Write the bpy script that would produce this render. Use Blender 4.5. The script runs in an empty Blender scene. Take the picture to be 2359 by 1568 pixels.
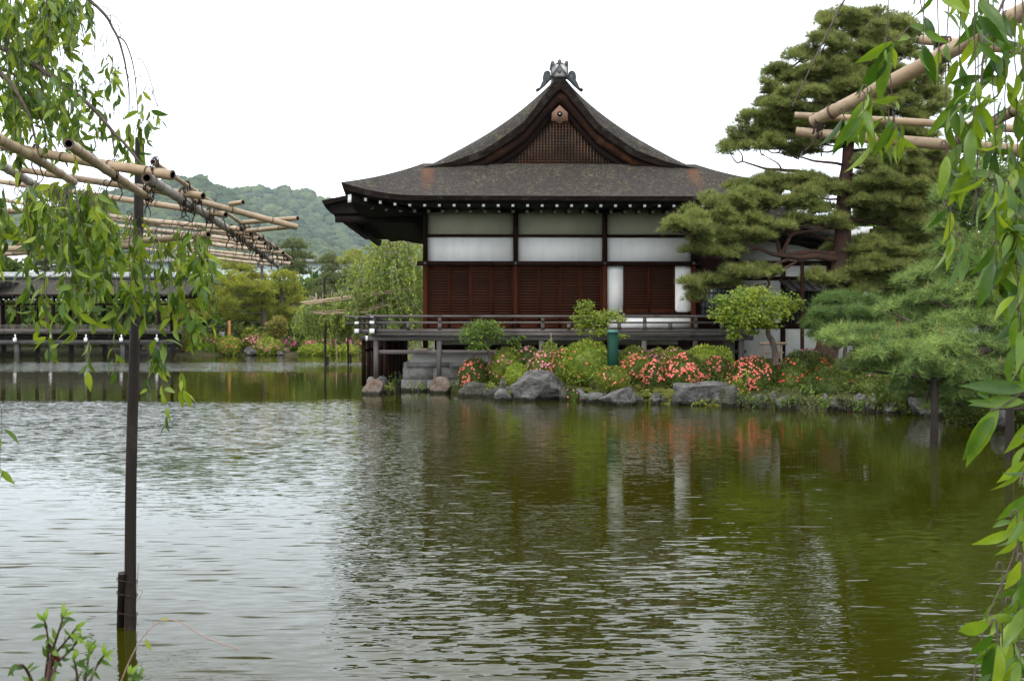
import bpy, math, random
import numpy as np
from mathutils import Vector, noise as mnoise
rng = np.random.default_rng(7); random.seed(7)
SC = bpy.context.scene
# ------------------------------------------------------------------ camera
F = 2359.0; EYE = 1.95
YAW = math.atan(53.5/F); PITCH = math.atan(21.0/F)
cam = bpy.data.cameras.new('camera'); co = bpy.data.objects.new('camera', cam); SC.collection.objects.link(co)
cam.sensor_width = 36; cam.lens = 36; cam.clip_start = .05; cam.clip_end = 20000
co.location = (0, 0, EYE); co.rotation_euler = (math.pi/2-PITCH, 0, -YAW)
cam.dof.use_dof = True; cam.dof.focus_distance = 26; cam.dof.aperture_fstop = 14
SC.camera = co
# ------------------------------------------------------------------ world: bright overcast
SUN_EL, SUN_AZ = math.radians(48), math.radians(205)     # azimuth from +Y clockwise: behind the camera, to the left
w = bpy.data.worlds.new('World'); SC.world = w; w.use_nodes = True
nt = w.node_tree; N = nt.nodes; L = nt.links; N.clear()
out = N.new('ShaderNodeOutputWorld'); bg = N.new('ShaderNodeBackground'); bg.inputs[1].default_value = .1
sky = N.new('ShaderNodeTexSky'); sky.sky_type = 'NISHITA'; sky.sun_disc = False
sky.sun_elevation = SUN_EL; sky.sun_rotation = SUN_AZ; sky.dust_density = 4
tc = N.new('ShaderNodeTexCoord'); sp = N.new('ShaderNodeSeparateXYZ'); L.new(tc.outputs['Generated'], sp.inputs[0])
ramp = N.new('ShaderNodeValToRGB'); L.new(sp.outputs[2], ramp.inputs[0])
e = ramp.color_ramp.elements
for p, c in ((0, (.63, .69, .75)), (.08, (.72, .785, .85)), (.155, (.82, .87, .92)), (.23, (.90, .915, .93)), (.36, (.94, .945, .95)), (1, (.86, .86, .86))):
    q = e[0] if p == 0 else (e[1] if p == 1 else e.new(p)); q.position = p; q.color = (*c, 1)
nz = N.new('ShaderNodeTexNoise'); nz.inputs['Scale'].default_value = 2.2; nz.inputs['Detail'].default_value = 5
mp = N.new('ShaderNodeMapping'); mp.inputs['Scale'].default_value = (1, 1, 3); L.new(tc.outputs['Generated'], mp.inputs[0]); L.new(mp.outputs[0], nz.inputs['Vector'])
mr = N.new('ShaderNodeMapRange'); mr.inputs[1].default_value = .3; mr.inputs[2].default_value = .7; mr.inputs[3].default_value = 28; mr.inputs[4].default_value = 35
L.new(nz.outputs[0], mr.inputs[0])
vm = N.new('ShaderNodeVectorMath'); vm.operation = 'SCALE'; L.new(ramp.outputs[0], vm.inputs[0]); L.new(mr.outputs[0], vm.inputs['Scale'])
mx = N.new('ShaderNodeMix'); mx.data_type = 'RGBA'; mx.inputs[0].default_value = .08
L.new(vm.outputs[0], mx.inputs[6]); L.new(sky.outputs[0], mx.inputs[7]); L.new(mx.outputs[2], bg.inputs[0]); L.new(bg.outputs[0], out.inputs[0])
# ------------------------------------------------------------------ sun through the cloud
sd = bpy.data.lights.new('sun', 'SUN'); sd.energy = 1.5; sd.angle = math.radians(14); sd.color = (1, .95, .87)
so = bpy.data.objects.new('sun', sd); SC.collection.objects.link(so)
so.rotation_euler = (math.pi/2-SUN_EL, 0, math.pi-SUN_AZ)
SC.view_settings.view_transform = 'Standard'; SC.view_settings.look = 'None'; SC.view_settings.exposure = .0; SC.view_settings.gamma = 1
SC.view_settings.use_curve_mapping = False
SC.cycles.max_bounces = 8; SC.cycles.transparent_max_bounces = 8
# ------------------------------------------------------------------ helpers
cR = np.array(co.rotation_euler.to_matrix())
def at(u, v, Y):
    d = cR @ np.array([(u-1179.5)/F, -(v-784)/F, -1.0]); return np.array([0, 0, EYE]) + d*(Y/d[1])
def atz(u, v, z):
    d = cR @ np.array([(u-1179.5)/F, -(v-784)/F, -1.0]); return np.array([0, 0, EYE]) + d*((z-EYE)/d[2])
def P(*pts): return [at(*p) for p in pts]
def wloc(o):
    p = Vector((0, 0, 0))
    while o: p += o.location; o = o.parent
    return p
def tag(o, label=None, cat=None, group=None, kind=None):
    for k, x in (('label', label), ('category', cat), ('group', group), ('kind', kind)):
        if x: o[k] = x
    return o
def thing(name, label, cat, loc, group=None):
    o = bpy.data.objects.new(name, None); SC.collection.objects.link(o); o.location = [float(x) for x in loc]
    o.empty_display_size = .3
    return tag(o, label, cat, group)
class G:
    def __init__(s): s.v = []; s.n = 0; s.l = []; s.c = []; s.m = []
    def add(s, V, Fc, mi=0):
        V = np.asarray(V, float).reshape(-1, 3)
        if isinstance(Fc, np.ndarray):
            s.l.append((Fc+s.n).ravel()); s.c.append(np.full(len(Fc), Fc.shape[1])); s.m.append(np.full(len(Fc), mi))
        else:
            for f in Fc: s.l.append(np.array(f)+s.n); s.c.append(np.array([len(f)])); s.m.append(np.array([mi]))
        s.v.append(V); s.n += len(V); return s
    def box(s, x0, x1, y0, y1, z0, z1, mi=0):
        V = [(x, y, z) for z in (z0, z1) for y in (y0, y1) for x in (x0, x1)]
        return s.add(V, np.array([(0, 2, 3, 1), (4, 5, 7, 6), (0, 1, 5, 4), (2, 6, 7, 3), (0, 4, 6, 2), (1, 3, 7, 5)]), mi)
    def beam(s, a, b, w, h, mi=0):
        a = np.array(a, float); b = np.array(b, float); d = b-a; d /= np.linalg.norm(d)
        up = np.array([0, 0, 1.]) if abs(d[2]) < .9 else np.array([0, 1., 0]); x = np.cross(d, up); x /= np.linalg.norm(x); y = np.cross(x, d)
        V = [p+sx*x*w/2+sy*y*h/2 for p in (a, b) for sx, sy in ((-1, -1), (1, -1), (1, 1), (-1, 1))]
        return s.add(V, np.array([(3, 2, 1, 0), (4, 5, 6, 7), (0, 1, 5, 4), (1, 2, 6, 5), (2, 3, 7, 6), (3, 0, 4, 7)]), mi)
    def tube(s, pts, r, n=8, cap=True, mi=0):
        pts = np.array(pts, float); k = len(pts); r = np.broadcast_to(np.asarray(r, float), (k,))
        T = np.gradient(pts, axis=0); T /= np.linalg.norm(T, axis=1)[:, None]+1e-12
        x = np.cross(T[0], [.31, .2, .93]); x /= np.linalg.norm(x); V = []
        a = np.arange(n)*2*math.pi/n
        for i in range(k):
            x = x-T[i]*x.dot(T[i]); x /= np.linalg.norm(x)+1e-12; y = np.cross(T[i], x)
            V.append(pts[i]+r[i]*(np.cos(a)[:, None]*x+np.sin(a)[:, None]*y))
        i, j = np.meshgrid(np.arange(k-1), np.arange(n), indexing='ij'); j2 = (j+1) % n
        s.add(np.concatenate(V), np.stack([i*n+j, i*n+j2, (i+1)*n+j2, (i+1)*n+j], -1).reshape(-1, 4), mi)
        if cap:
            s.add(V[0][::-1], [list(range(n))], mi); s.add(V[-1], [list(range(n))], mi)
        return s
    def prism(s, poly, y0, y1, mi=0):          # poly in (x,z), extruded along y
        n = len(poly); V = [(x, y0, z) for x, z in poly]+[(x, y1, z) for x, z in poly]
        s.add(V, [list(range(n)), list(range(2*n-1, n-1, -1))]+[[i, i+n, (i+1) % n+n, (i+1) % n] for i in range(n)], mi); return s
    def grid(s, A, mi=0):                       # A: (m,n,3)
        m, n = A.shape[:2]; i, j = np.meshgrid(np.arange(m-1), np.arange(n-1), indexing='ij')
        return s.add(A.reshape(-1, 3), np.stack([i*n+j, i*n+j+1, (i+1)*n+j+1, (i+1)*n+j], -1).reshape(-1, 4), mi)
    def scat(s, tv, tf, pos, R, scl, mi=0):
        pos = np.asarray(pos); n = len(pos); k = len(tv)
        if n == 0: return s
        V = np.einsum('nij,kj->nki', R*np.asarray(scl).reshape(-1, 1, 1), tv)+pos[:, None, :]
        Fc = (tf[None]+k*np.arange(n)[:, None, None]).reshape(-1, tf.shape[1])
        return s.add(V.reshape(-1, 3), Fc, mi)
    def build(s, name, mats, parent=None, smooth=False, **kw):
        me = bpy.data.meshes.new(name); V = np.concatenate(s.v)
        if parent: V = V-np.array(wloc(parent))
        l = np.concatenate(s.l).astype(np.int32); c = np.concatenate(s.c).astype(np.int32); mi = np.concatenate(s.m).astype(np.int32)
        me.vertices.add(len(V)); me.vertices.foreach_set('co', V.ravel().astype(np.float32))
        me.loops.add(len(l)); me.loops.foreach_set('vertex_index', l)
        me.polygons.add(len(c)); me.polygons.foreach_set('loop_start', (np.cumsum(c)-c).astype(np.int32)); me.polygons.foreach_set('loop_total', c)
        me.polygons.foreach_set('material_index', mi)
        if smooth: me.polygons.foreach_set('use_smooth', np.ones(len(c), bool))
        for m in (mats if isinstance(mats, (list, tuple)) else [mats]): me.materials.append(m)
        me.update(calc_edges=True)
        o = bpy.data.objects.new(name, me); SC.collection.objects.link(o)
        if parent: o.parent = parent
        return tag(o, **kw)
def unit(a): return a/(np.linalg.norm(a, axis=-1, keepdims=True)+1e-9)
def frames(d, nh):
    d = unit(np.asarray(d, float)); x = unit(np.cross(d, nh)); z = np.cross(x, d); return np.stack([x, d, z], -1)
def rdir(n): return unit(rng.normal(size=(n, 3)))
def smoothpath(pts, k=5):
    pts = np.array(pts); n = len(pts); 
    if n < 3: return pts
    o = []
    for i in range(n-1):
        p0, p1, p2, p3 = pts[max(i-1, 0)], pts[i], pts[i+1], pts[min(i+2, n-1)]
        for t in np.arange(k)/k:
            o.append(.5*((2*p1)+(-p0+p2)*t+(2*p0-5*p1+4*p2-p3)*t*t+(-p0+3*p1-3*p2+p3)*t**3))
    o.append(pts[-1]); return np.array(o)
# leaf templates (length on +y, face +z)
def strip_leaf(ys, ws, droop=.2, fold=.25):
    V = []; 
    for y, w_ in zip(ys, ws): z = -droop*y*y; V += [(-w_, y, z+fold*w_), (0, y, z), (w_, y, z+fold*w_)]
    Fc = []
    for i in range(len(ys)-1):
        a = 3*i; Fc += [(a, a+1, a+4, a+3), (a+1, a+2, a+5, a+4)]
    return np.array(V, float), np.array(Fc)
LEAF = strip_leaf([0, .12, .3, .5, .7, .87, 1], [.014, .09, .155, .165, .12, .05, .004], .3, .35)
SMALL = (np.array([(0, 0, 0), (.28, .45, .06), (0, 1, -.1), (-.28, .45, .06)], float), np.array([(0, 1, 2, 3)]))
def needles(k, w, spread, seed):
    r = np.random.default_rng(seed); V = []; Fc = []
    for i in range(k):
        t = spread*math.sqrt(r.random()); a = r.random()*6.283; d = np.array([math.sin(t)*math.cos(a), math.cos(t), math.sin(t)*math.sin(a)])
        s_ = unit(np.cross(d, r.normal(size=3))); l = .75+.35*r.random()
        V += [s_*w, -s_*w, d*l]; Fc.append((3*i, 3*i+1, 3*i+2))
    return np.array(V), np.array(Fc)
def star(n, inner, z=0.):
    V = [(0, 0, z)]
    for i in range(2*n):
        r = .5 if i % 2 == 0 else inner; a = i*math.pi/n; V.append((r*math.cos(a), r*math.sin(a), 0))
    return np.array(V), np.array([(0, 1+i, 1+(i+1) % (2*n)) for i in range(2*n)])
FLOWER = star(5, .28, -.12); MAPLE = star(5, .16, .03)
# ------------------------------------------------------------------ materials
def M(name, c1, c2=None, scale=4., rough=.75, bump=0., bscale=None, stretch=(1, 1, 1), c3=None, spec=.3, island=0., transl=0., lo=.35, hi=.65, metal=0., sat=None, bdist=.02):
    m = bpy.data.materials.new(name); m.use_nodes = True; t = m.node_tree; n = t.nodes; lk = t.links
    b = n['Principled BSDF']; b.inputs['Roughness'].default_value = rough; b.inputs['Specular IOR Level'].default_value = spec; b.inputs['Metallic'].default_value = metal
    b.inputs['Base Color'].default_value = (*c1, 1); col = None
    tcn = n.new('ShaderNodeTexCoord'); mpn = n.new('ShaderNodeMapping'); mpn.inputs['Scale'].default_value = stretch; lk.new(tcn.outputs['Object'], mpn.inputs[0])
    if c2:
        z = n.new('ShaderNodeTexNoise'); z.inputs['Scale'].default_value = scale; z.inputs['Detail'].default_value = 7; z.inputs['Roughness'].default_value = .62; lk.new(mpn.outputs[0], z.inputs['Vector'])
        r = n.new('ShaderNodeValToRGB'); lk.new(z.outputs[0], r.inputs[0]); q = r.color_ramp.elements
        q[0].position = lo; q[0].color = (*c1, 1); q[1].position = hi; q[1].color = (*c2, 1)
        col = r.outputs[0]
        if c3:
            z3 = n.new('ShaderNodeTexNoise'); z3.inputs['Scale'].default_value = scale*.37+.3; z3.inputs['Detail'].default_value = 8; z3.inputs['Roughness'].default_value = .7; lk.new(tcn.outputs['Object'], z3.inputs['Vector'])
            r3 = n.new('ShaderNodeMapRange'); r3.inputs[1].default_value = .52; r3.inputs[2].default_value = .66; lk.new(z3.outputs[0], r3.inputs[0])
            mm = n.new('ShaderNodeMix'); mm.data_type = 'RGBA'; lk.new(r3.outputs[0], mm.inputs[0]); lk.new(col, mm.inputs[6]); mm.inputs[7].default_value = (*c3, 1); col = mm.outputs[2]
    if island:
        g = n.new('ShaderNodeNewGeometry'); r2 = n.new('ShaderNodeMapRange'); r2.inputs[3].default_value = 1-island; r2.inputs[4].default_value = 1+island; lk.new(g.outputs['Random Per Island'], r2.inputs[0])
        vm_ = n.new('ShaderNodeHueSaturation'); lk.new(r2.outputs[0], vm_.inputs['Value'])
        r4 = n.new('ShaderNodeMapRange'); r4.inputs[3].default_value = .5+.05*island; r4.inputs[4].default_value = .5-.05*island; lk.new(g.outputs['Random Per Island'], r4.inputs[0]); lk.new(r4.outputs[0], vm_.inputs['Hue'])
        if col: lk.new(col, vm_.inputs['Color'])
        else: vm_.inputs['Color'].default_value = (*c1, 1)
        col = vm_.outputs[0]
    if col: lk.new(col, b.inputs['Base Color'])
    if bump:
        zb = n.new('ShaderNodeTexNoise'); zb.inputs['Scale'].default_value = bscale or scale*3; zb.inputs['Detail'].default_value = 6; lk.new(mpn.outputs[0], zb.inputs['Vector'])
        bp = n.new('ShaderNodeBump'); bp.inputs['Strength'].default_value = bump; bp.inputs['Distance'].default_value = bdist; lk.new(zb.outputs[0], bp.inputs['Height']); lk.new(bp.outputs[0], b.inputs['Normal'])
    if transl:
        tr = n.new('ShaderNodeBsdfTranslucent'); ms = n.new('ShaderNodeMixShader'); ms.inputs[0].default_value = transl
        hs = n.new('ShaderNodeHueSaturation'); hs.inputs['Value'].default_value = 1.5; hs.inputs['Hue'].default_value = .485
        if col: lk.new(col, hs.inputs['Color'])
        else: hs.inputs['Color'].default_value = (*c1, 1)
        lk.new(hs.outputs[0], tr.inputs[0]); lk.new(b.outputs[0], ms.inputs[1]); lk.new(tr.outputs[0], ms.inputs[2]); lk.new(ms.outputs[0], n['Material Output'].inputs[0])
    return m
m_plaster = M('plaster', (.88, .88, .86), (.78, .775, .75), 1.3, .9, .08, 30, (2.5, 1, .5), c3=(.81, .80, .76))
m_plaster_shade = M('shade_toned_olive_plaster', (.40, .40, .30), (.33, .33, .23), 1.2, .9)  # olive tint plus the eaves' shade, both put into the colour
m_wood_dark = M('dark_timber', (.011, .005, .003), (.024, .009, .005), 3, .75, .3, 20, (1, 1, .15), spec=.1)
m_wood_red = M('red_brown_timber', (.034, .009, .004), (.068, .019, .007), 3, .75, .3, 24, (1, 1, .12), spec=.08)
m_wood_grey = M('weathered_grey_timber', (.05, .044, .041), (.125, .113, .108), 4, .8, .5, 20, (.12, 1, 1), c3=(.06, .04, .033))
m_wood_greyv = M('weathered_grey_post', (.045, .038, .035), (.105, .095, .09), 4, .8, .5, 20, (1, 1, .12), c3=(.05, .03, .025))
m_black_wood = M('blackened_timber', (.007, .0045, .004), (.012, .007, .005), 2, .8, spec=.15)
m_gable = M('gable_timber', (.024, .009, .004), (.008, .005, .004), 2.5, .8, .3, 20, (1, 1, .15), spec=.1, c3=(.06, .024, .009))
m_white = M('white_paint', (.82, .82, .8), (.74, .74, .72), 8, .6)
m_tile = M('grey_roof_tile', (.045, .048, .053), (.11, .114, .12), 9, .45, .2, 30, spec=.4)
m_stone = M('cut_granite', (.15, .145, .135), (.30, .29, .275), 5, .85, .5, 30, c3=(.09, .09, .07))
m_bamboo = M('bamboo_skin', (.24, .165, .095), (.40, .30, .20), 5, .45, .15, 40, (1, 1, 1), c3=(.16, .11, .07), spec=.35)
m_bamboo_g = M('grey_bamboo_skin', (.21, .18, .155), (.31, .28, .25), 5, .5, .15, 40, (1, 1, 1), c3=(.15, .12, .10), spec=.3)
m_bamboo_dk = M('bamboo_node', (.05, .033, .024), (.10, .07, .05), 20, .7)
m_hollow = M('bamboo_hollow', (.006, .004, .003), rough=.95, spec=.05)
m_rope = M('hemp_rope', (.022, .014, .012), (.06, .04, .032), 60, .95, .6, 120)
m_post = M('wet_log', (.007, .0045, .0035), (.022, .014, .010), 4, .55, .6, 14, (1, 1, .1), c3=(.045, .033, .026), spec=.25)
m_bark_red = M('red_pine_bark', (.065, .028, .018), (.035, .024, .02), 6, .9, .9, 9, (1, 1, .45), c3=(.105, .042, .025), bdist=.05)
m_bark = M('dark_bark', (.05, .036, .028), (.10, .075, .06), 8, .9, .9, 14, (1, 1, .4), bdist=.03)
m_twig = M('twig_bark', (.055, .04, .033), (.11, .085, .07), 30, .8)
m_cherry = M('cherry_leaf', (.15, .235, .014), (.07, .14, .012), 6, .4, spec=.45, island=.6, transl=.42)
m_cherry_n = M('near_cherry_leaf', (.115, .205, .009), (.048, .11, .009), 9, .38, spec=.45, island=.6, transl=.45)
m_shrubleaf = M('shoot_leaf', (.10, .18, .025), (.045, .10, .018), 25, .45, island=.3, transl=.4)
m_pine = M('pine_needle', (.10, .14, .036), (.29, .33, .085), 2.4, .6, island=.45, transl=.25, c3=(.12, .14, .045), lo=.3, hi=.7)
m_candle = M('pine_candle', (.20, .10, .035), (.26, .16, .05), 9, .7)
m_pine_l = M('light_pine_needle', (.08, .145, .035), (.23, .33, .085), 1.6, .5, island=.5, transl=.25)
m_pine_d = M('young_pine_needle', (.07, .13, .035), (.13, .21, .05), 2, .55, island=.35, transl=.25)
m_azalea = M('azalea_leaf', (.085, .125, .014), (.17, .205, .025), 2.5, .55, island=.5, transl=.2)
m_azalea_d = M('dark_azalea_leaf', (.04, .07, .012), (.10, .135, .018), 2.5, .55, island=.5, transl=.15)
m_azalea_y = M('bright_azalea_leaf', (.15, .22, .022), (.26, .32, .04), 2.5, .55, island=.4, transl=.25)
m_maple = M('maple_leaf', (.10, .18, .018), (.24, .30, .03), 2.2, .5, island=.4, transl=.4)
m_maple_d = M('green_maple_leaf', (.07, .14, .018), (.15, .22, .03), 2.2, .5, island=.4, transl=.35)
m_salmon = M('salmon_petal', (.78, .15, .11), (.86, .29, .23), 7, .6, island=.12, transl=.25)
m_pink = M('pink_petal', (.80, .20, .32), (.86, .34, .46), 7, .6, island=.12, transl=.25)
m_mag = M('magenta_petal', (.55, .07, .25), (.62, .14, .34), 7, .6, island=.12, transl=.25)
m_redf = M('red_petal', (.68, .05, .03), (.75, .11, .07), 7, .6, island=.12, transl=.25)
m_rock = M('grey_rock', (.042, .040, .039), (.135, .129, .125), 4.5, .85, 1., 14, c3=(.17, .18, .165), bdist=.06)
m_rock_r = M('rust_rock', (.085, .06, .045), (.18, .145, .12), 5, .85, .8, 9, c3=(.17, .09, .05), bdist=.06)
m_rock_g = M('mossy_rock', (.035, .034, .026), (.10, .095, .08), 5, .9, 1., 14, c3=(.05, .062, .012), bdist=.06)
m_moss = M('moss', (.05, .06, .010), (.11, .11, .015), 9, .95, .6, 40)
m_fern = M('fern_green', (.13, .20, .025), (.24, .30, .05), 9, .6, island=.4, transl=.3)
m_grass = M('grass_blade', (.10, .15, .025), (.18, .22, .04), 6, .6, island=.4, transl=.3)
NARROW = strip_leaf([0, .1, .28, .5, .7, .87, 1], [.012, .07, .125, .138, .10, .042, .003], .38, .38)

def wet(m, top=.10):       # dark wet band where the pond laps the stone
    t = m.node_tree; n = t.nodes; lk = t.links; b = n['Principled BSDF']; src = b.inputs['Base Color'].links[0].from_socket
    g = n.new('ShaderNodeNewGeometry'); sx = n.new('ShaderNodeSeparateXYZ'); lk.new(g.outputs['Position'], sx.inputs[0]); z = n.new('ShaderNodeTexNoise'); z.inputs['Scale'].default_value = 7
    lk.new(g.outputs['Position'], z.inputs['Vector']); a = n.new('ShaderNodeMath'); a.operation = 'MULTIPLY_ADD'; lk.new(z.outputs[0], a.inputs[0]); a.inputs[1].default_value = -.14; lk.new(sx.outputs[2], a.inputs[2])
    r = n.new('ShaderNodeMapRange'); r.inputs[1].default_value = top-.10; r.inputs[2].default_value = top-.04; r.inputs[3].default_value = 1; r.inputs[4].default_value = 0; lk.new(a.outputs[0], r.inputs[0])
    x = n.new('ShaderNodeMix'); x.data_type = 'RGBA'; lk.new(r.outputs[0], x.inputs[0]); lk.new(src, x.inputs[6]); x.inputs[7].default_value = (.016, .016, .010, 1); lk.new(x.outputs[2], b.inputs['Base Color'])
for m_ in (m_rock, m_rock_r, m_rock_g, m_stone): wet(m_)
# ================================================================== SETTING: ground, water, hills
isl = np.array([(-2.4, 60), (-2.7, 45), (-2.8, 34.2), (-1.1, 33.2), (-.6, 31.9), (-.1, 31.1), (.95, 30.0), (3.3, 28.7), (5.7, 27.0), (7.4, 26.3), (9.2, 25.2), (10.6, 23.6), (10.8, 21.2), (11.5, 17.5), (12.5, 13), (60, 13), (60, 60)], float)
def poly_sd(X, Y, Pn):
    d = np.full(X.shape, 1e9); ins = np.zeros(X.shape, bool); n = len(Pn)
    for i in range(n):
        a = Pn[i]; b = Pn[(i+1) % n]; e_ = b-a; t = np.clip(((X-a[0])*e_[0]+(Y-a[1])*e_[1])/(e_@e_), 0, 1)
        d = np.minimum(d, np.hypot(X-a[0]-t*e_[0], Y-a[1]-t*e_[1]))
        c = ((a[1] > Y) != (b[1] > Y)); ins ^= c & (X < (b[0]-a[0])*(Y-a[1])/(b[1]-a[1]+1e-12)+a[0])
    return np.where(ins, d, -d)
def landsd(X, Y):
    d = poly_sd(X, Y, isl)
    d = np.maximum(d, Y-83.6-.5*np.sin(X*.33)-.3*np.sin(X*.9+1))
    d = np.maximum(d, np.minimum(Y-58, X+4+(Y-60)*.12)) 
    d = np.maximum(d, np.minimum(-X-.5*Y-1.2, 15-Y)); d = np.maximum(d, np.minimum(X-.56*Y-1.0, 15-Y))
    return np.maximum(d, 2.4-Y+.2*np.sin(X*2))
def gz(X, Y):
    X = np.asarray(X, float); Y = np.asarray(Y, float); d = landsd(X, Y)
    return np.where(d < 0, np.maximum(-1.4, d*.9), .42*(1-np.exp(-np.maximum(d, 0)/.35))+.45*(1-np.exp(-np.maximum(d, 0)/4.)))
xs = np.concatenate([[-3900, -900, -300, -150], np.arange(-75, 70, .55), [150, 300, 900, 3900]])
ys = np.concatenate([[-110, -60, -20], np.arange(-8, 100, .5), [110, 130, 200, 500, 1000, 4350]])
gxx, gyy = np.meshgrid(xs, ys)
m_ground = M('garden_soil', (.035, .035, .016), (.07, .075, .02), 1.3, .95, .4, 12, c3=(.07, .055, .03))
G().grid(np.stack([gxx, gyy, gz(gxx, gyy)], -1)).build('ground', m_ground, smooth=True, label='garden ground around the pond', cat='ground', kind='structure')
def water_mat():
    m = bpy.data.materials.new('pond_water'); m.use_nodes = True; t = m.node_tree; n = t.nodes; lk = t.links; b = n['Principled BSDF']
    b.inputs['Base Color'].default_value = (.024, .0255, .0008, 1); b.inputs['Roughness'].default_value = .025; b.inputs['IOR'].default_value = 1.33
    tcn = n.new('ShaderNodeTexCoord'); sx = n.new('ShaderNodeSeparateXYZ'); lk.new(tcn.outputs['Object'], sx.inputs[0])
    def math_(op, a, b_=None, c=None):
        q = n.new('ShaderNodeMath'); q.operation = op
        for i, x in enumerate((a, b_, c)):
            if x is None: continue
            if isinstance(x, (int, float)): q.inputs[i].default_value = x
            else: lk.new(x, q.inputs[i])
        return q.outputs[0]
    def noise_(scale, st, det=2, rot=0, rough=.5, dist=0.):
        mp_ = n.new('ShaderNodeMapping'); mp_.inputs['Scale'].default_value = (*st, 1); mp_.inputs['Rotation'].default_value = (0, 0, rot); lk.new(tcn.outputs['Object'], mp_.inputs[0])
        z = n.new('ShaderNodeTexNoise'); z.inputs['Scale'].default_value = scale; z.inputs['Detail'].default_value = det; z.inputs['Roughness'].default_value = rough; z.inputs['Distortion'].default_value = dist; lk.new(mp_.outputs[0], z.inputs['Vector'])
        s_ = n.new('ShaderNodeSeparateColor'); lk.new(z.outputs['Color'], s_.inputs[0]); return s_.outputs
    a1 = noise_(1, (4.6, 21), 2, .07, .45, .25); a2 = noise_(1, (10, 42), 1, -.08, .5, .2); a3 = noise_(1, (.5, 1.6), 2, .2)
    sl = math_('ADD', math_('MULTIPLY', math_('SUBTRACT', a1[1], .5), 1.), math_('MULTIPLY', math_('SUBTRACT', a2[1], .5), .45))
    sl = math_('ADD', sl, math_('MULTIPLY', math_('SUBTRACT', a3[1], .5), .14))
    slx = math_('ADD', math_('MULTIPLY', math_('SUBTRACT', a1[0], .5), .32), math_('MULTIPLY', math_('SUBTRACT', a2[0], .5), .2))
    a4 = noise_(1, (2.6, 17), 0, .04, .5, .2)
    # wind: ruffled reaches and calm reaches across the pond (distance from the near bank)
    r = n.new('ShaderNodeValToRGB'); r.color_ramp.interpolation = 'EASE'
    pz = noise_(1, (.05, .10), 3, .1, .6)
    yy = math_('ADD', math_('DIVIDE', sx.outputs[1], 100.), math_('MULTIPLY', math_('SUBTRACT', pz[0], .5), .08)); lk.new(yy, r.inputs[0])
    q = r.color_ramp.elements
    ST = ((0, .85), (.075, .85), (.10, .65), (.135, .7), (.20, 1.2), (.25, 1.2), (.275, .8), (.30, .09), (.34, .07), (.47, .07), (.53, 1.5), (.62, 1.8), (.68, .15), (.9, .08))
    for i, (p, v) in enumerate(ST):
        k = q[i] if i < 2 else q.new(p)
        k.position = p; k.color = (v/3, v/3, v/3, 1)
    amp = math_('MULTIPLY', math_('MULTIPLY', r.outputs[0], 3.), math_('ADD', .55, math_('MULTIPLY', noise_(1, (.16, .35), 3, .3)[0], .9)))
    # lee of the right bank is calmer
    lee = n.new('ShaderNodeMapRange'); lee.interpolation_type = 'SMOOTHSTEP'
    lk.new(math_('ADD', sx.outputs[0], math_('MULTIPLY', sx.outputs[1], .07)), lee.inputs[0]); lee.inputs[1].default_value = -.4; lee.inputs[2].default_value = 1.6; lee.inputs[3].default_value = 1; lee.inputs[4].default_value = .23
    lee2 = n.new('ShaderNodeMapRange'); lk.new(sx.outputs[1], lee2.inputs[0]); lee2.inputs[1].default_value = 12.5; lee2.inputs[2].default_value = 8.5
    lee_o = math_('MAXIMUM', lee.outputs[0], lee2.outputs[0])
    amp = math_('MULTIPLY', amp, lee_o)
    lee3 = n.new('ShaderNodeMapRange'); lee3.interpolation_type = 'SMOOTHSTEP'; lk.new(math_('SUBTRACT', sx.outputs[0], math_('MULTIPLY', sx.outputs[1], .22)), lee3.inputs[0]); lee3.inputs[1].default_value = -.1; lee3.inputs[2].default_value = 1.1; lee3.inputs[3].default_value = 1; lee3.inputs[4].default_value = .5
    amp = math_('MULTIPLY', amp, lee3.outputs[0])
    smooth = n.new('ShaderNodeMapRange'); smooth.interpolation_type = 'SMOOTHSTEP'     # sheltered patch by the near left bank
    lk.new(math_('ADD', sx.outputs[0], math_('MULTIPLY', sx.outputs[1], .16)), smooth.inputs[0]); smooth.inputs[1].default_value = -.5; smooth.inputs[2].default_value = .75; smooth.inputs[3].default_value = .22; smooth.inputs[4].default_value = 1
    far_ = n.new('ShaderNodeMapRange'); lk.new(sx.outputs[1], far_.inputs[0]); far_.inputs[1].default_value = 14; far_.inputs[2].default_value = 20
    amp = math_('MULTIPLY', amp, math_('MAXIMUM', smooth.outputs[0], far_.outputs[0]))
    K = .62
    c = n.new('ShaderNodeCombineXYZ'); lk.new(math_('MULTIPLY', math_('MULTIPLY', slx, amp), K), c.inputs[0]); lk.new(math_('MULTIPLY', math_('MULTIPLY', sl, amp), K), c.inputs[1]); c.inputs[2].default_value = 1
    sharp = math_('MULTIPLY', math_('MAXIMUM', math_('SUBTRACT', a4[1], .69), 0), 3.2); nearm = n.new('ShaderNodeMapRange'); lk.new(sx.outputs[1], nearm.inputs[0]); nearm.inputs[1].default_value = 24; nearm.inputs[2].default_value = 14
    sy_ = c.inputs[1].links[0].from_socket; lk.new(math_('SUBTRACT', sy_, math_('MULTIPLY', math_('MULTIPLY', sharp, nearm.outputs[0]), math_('SUBTRACT', 1.25, smooth.outputs[0]))), c.inputs[1])
    nn = n.new('ShaderNodeVectorMath'); nn.operation = 'NORMALIZE'; lk.new(c.outputs[0], nn.inputs[0]); lk.new(nn.outputs[0], b.inputs['Normal'])
    return m
G().box(-120, 70, -7, 96, -1.2, 0).build('water', water_mat(), label='green rippled pond water', cat='water', kind='structure')
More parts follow.
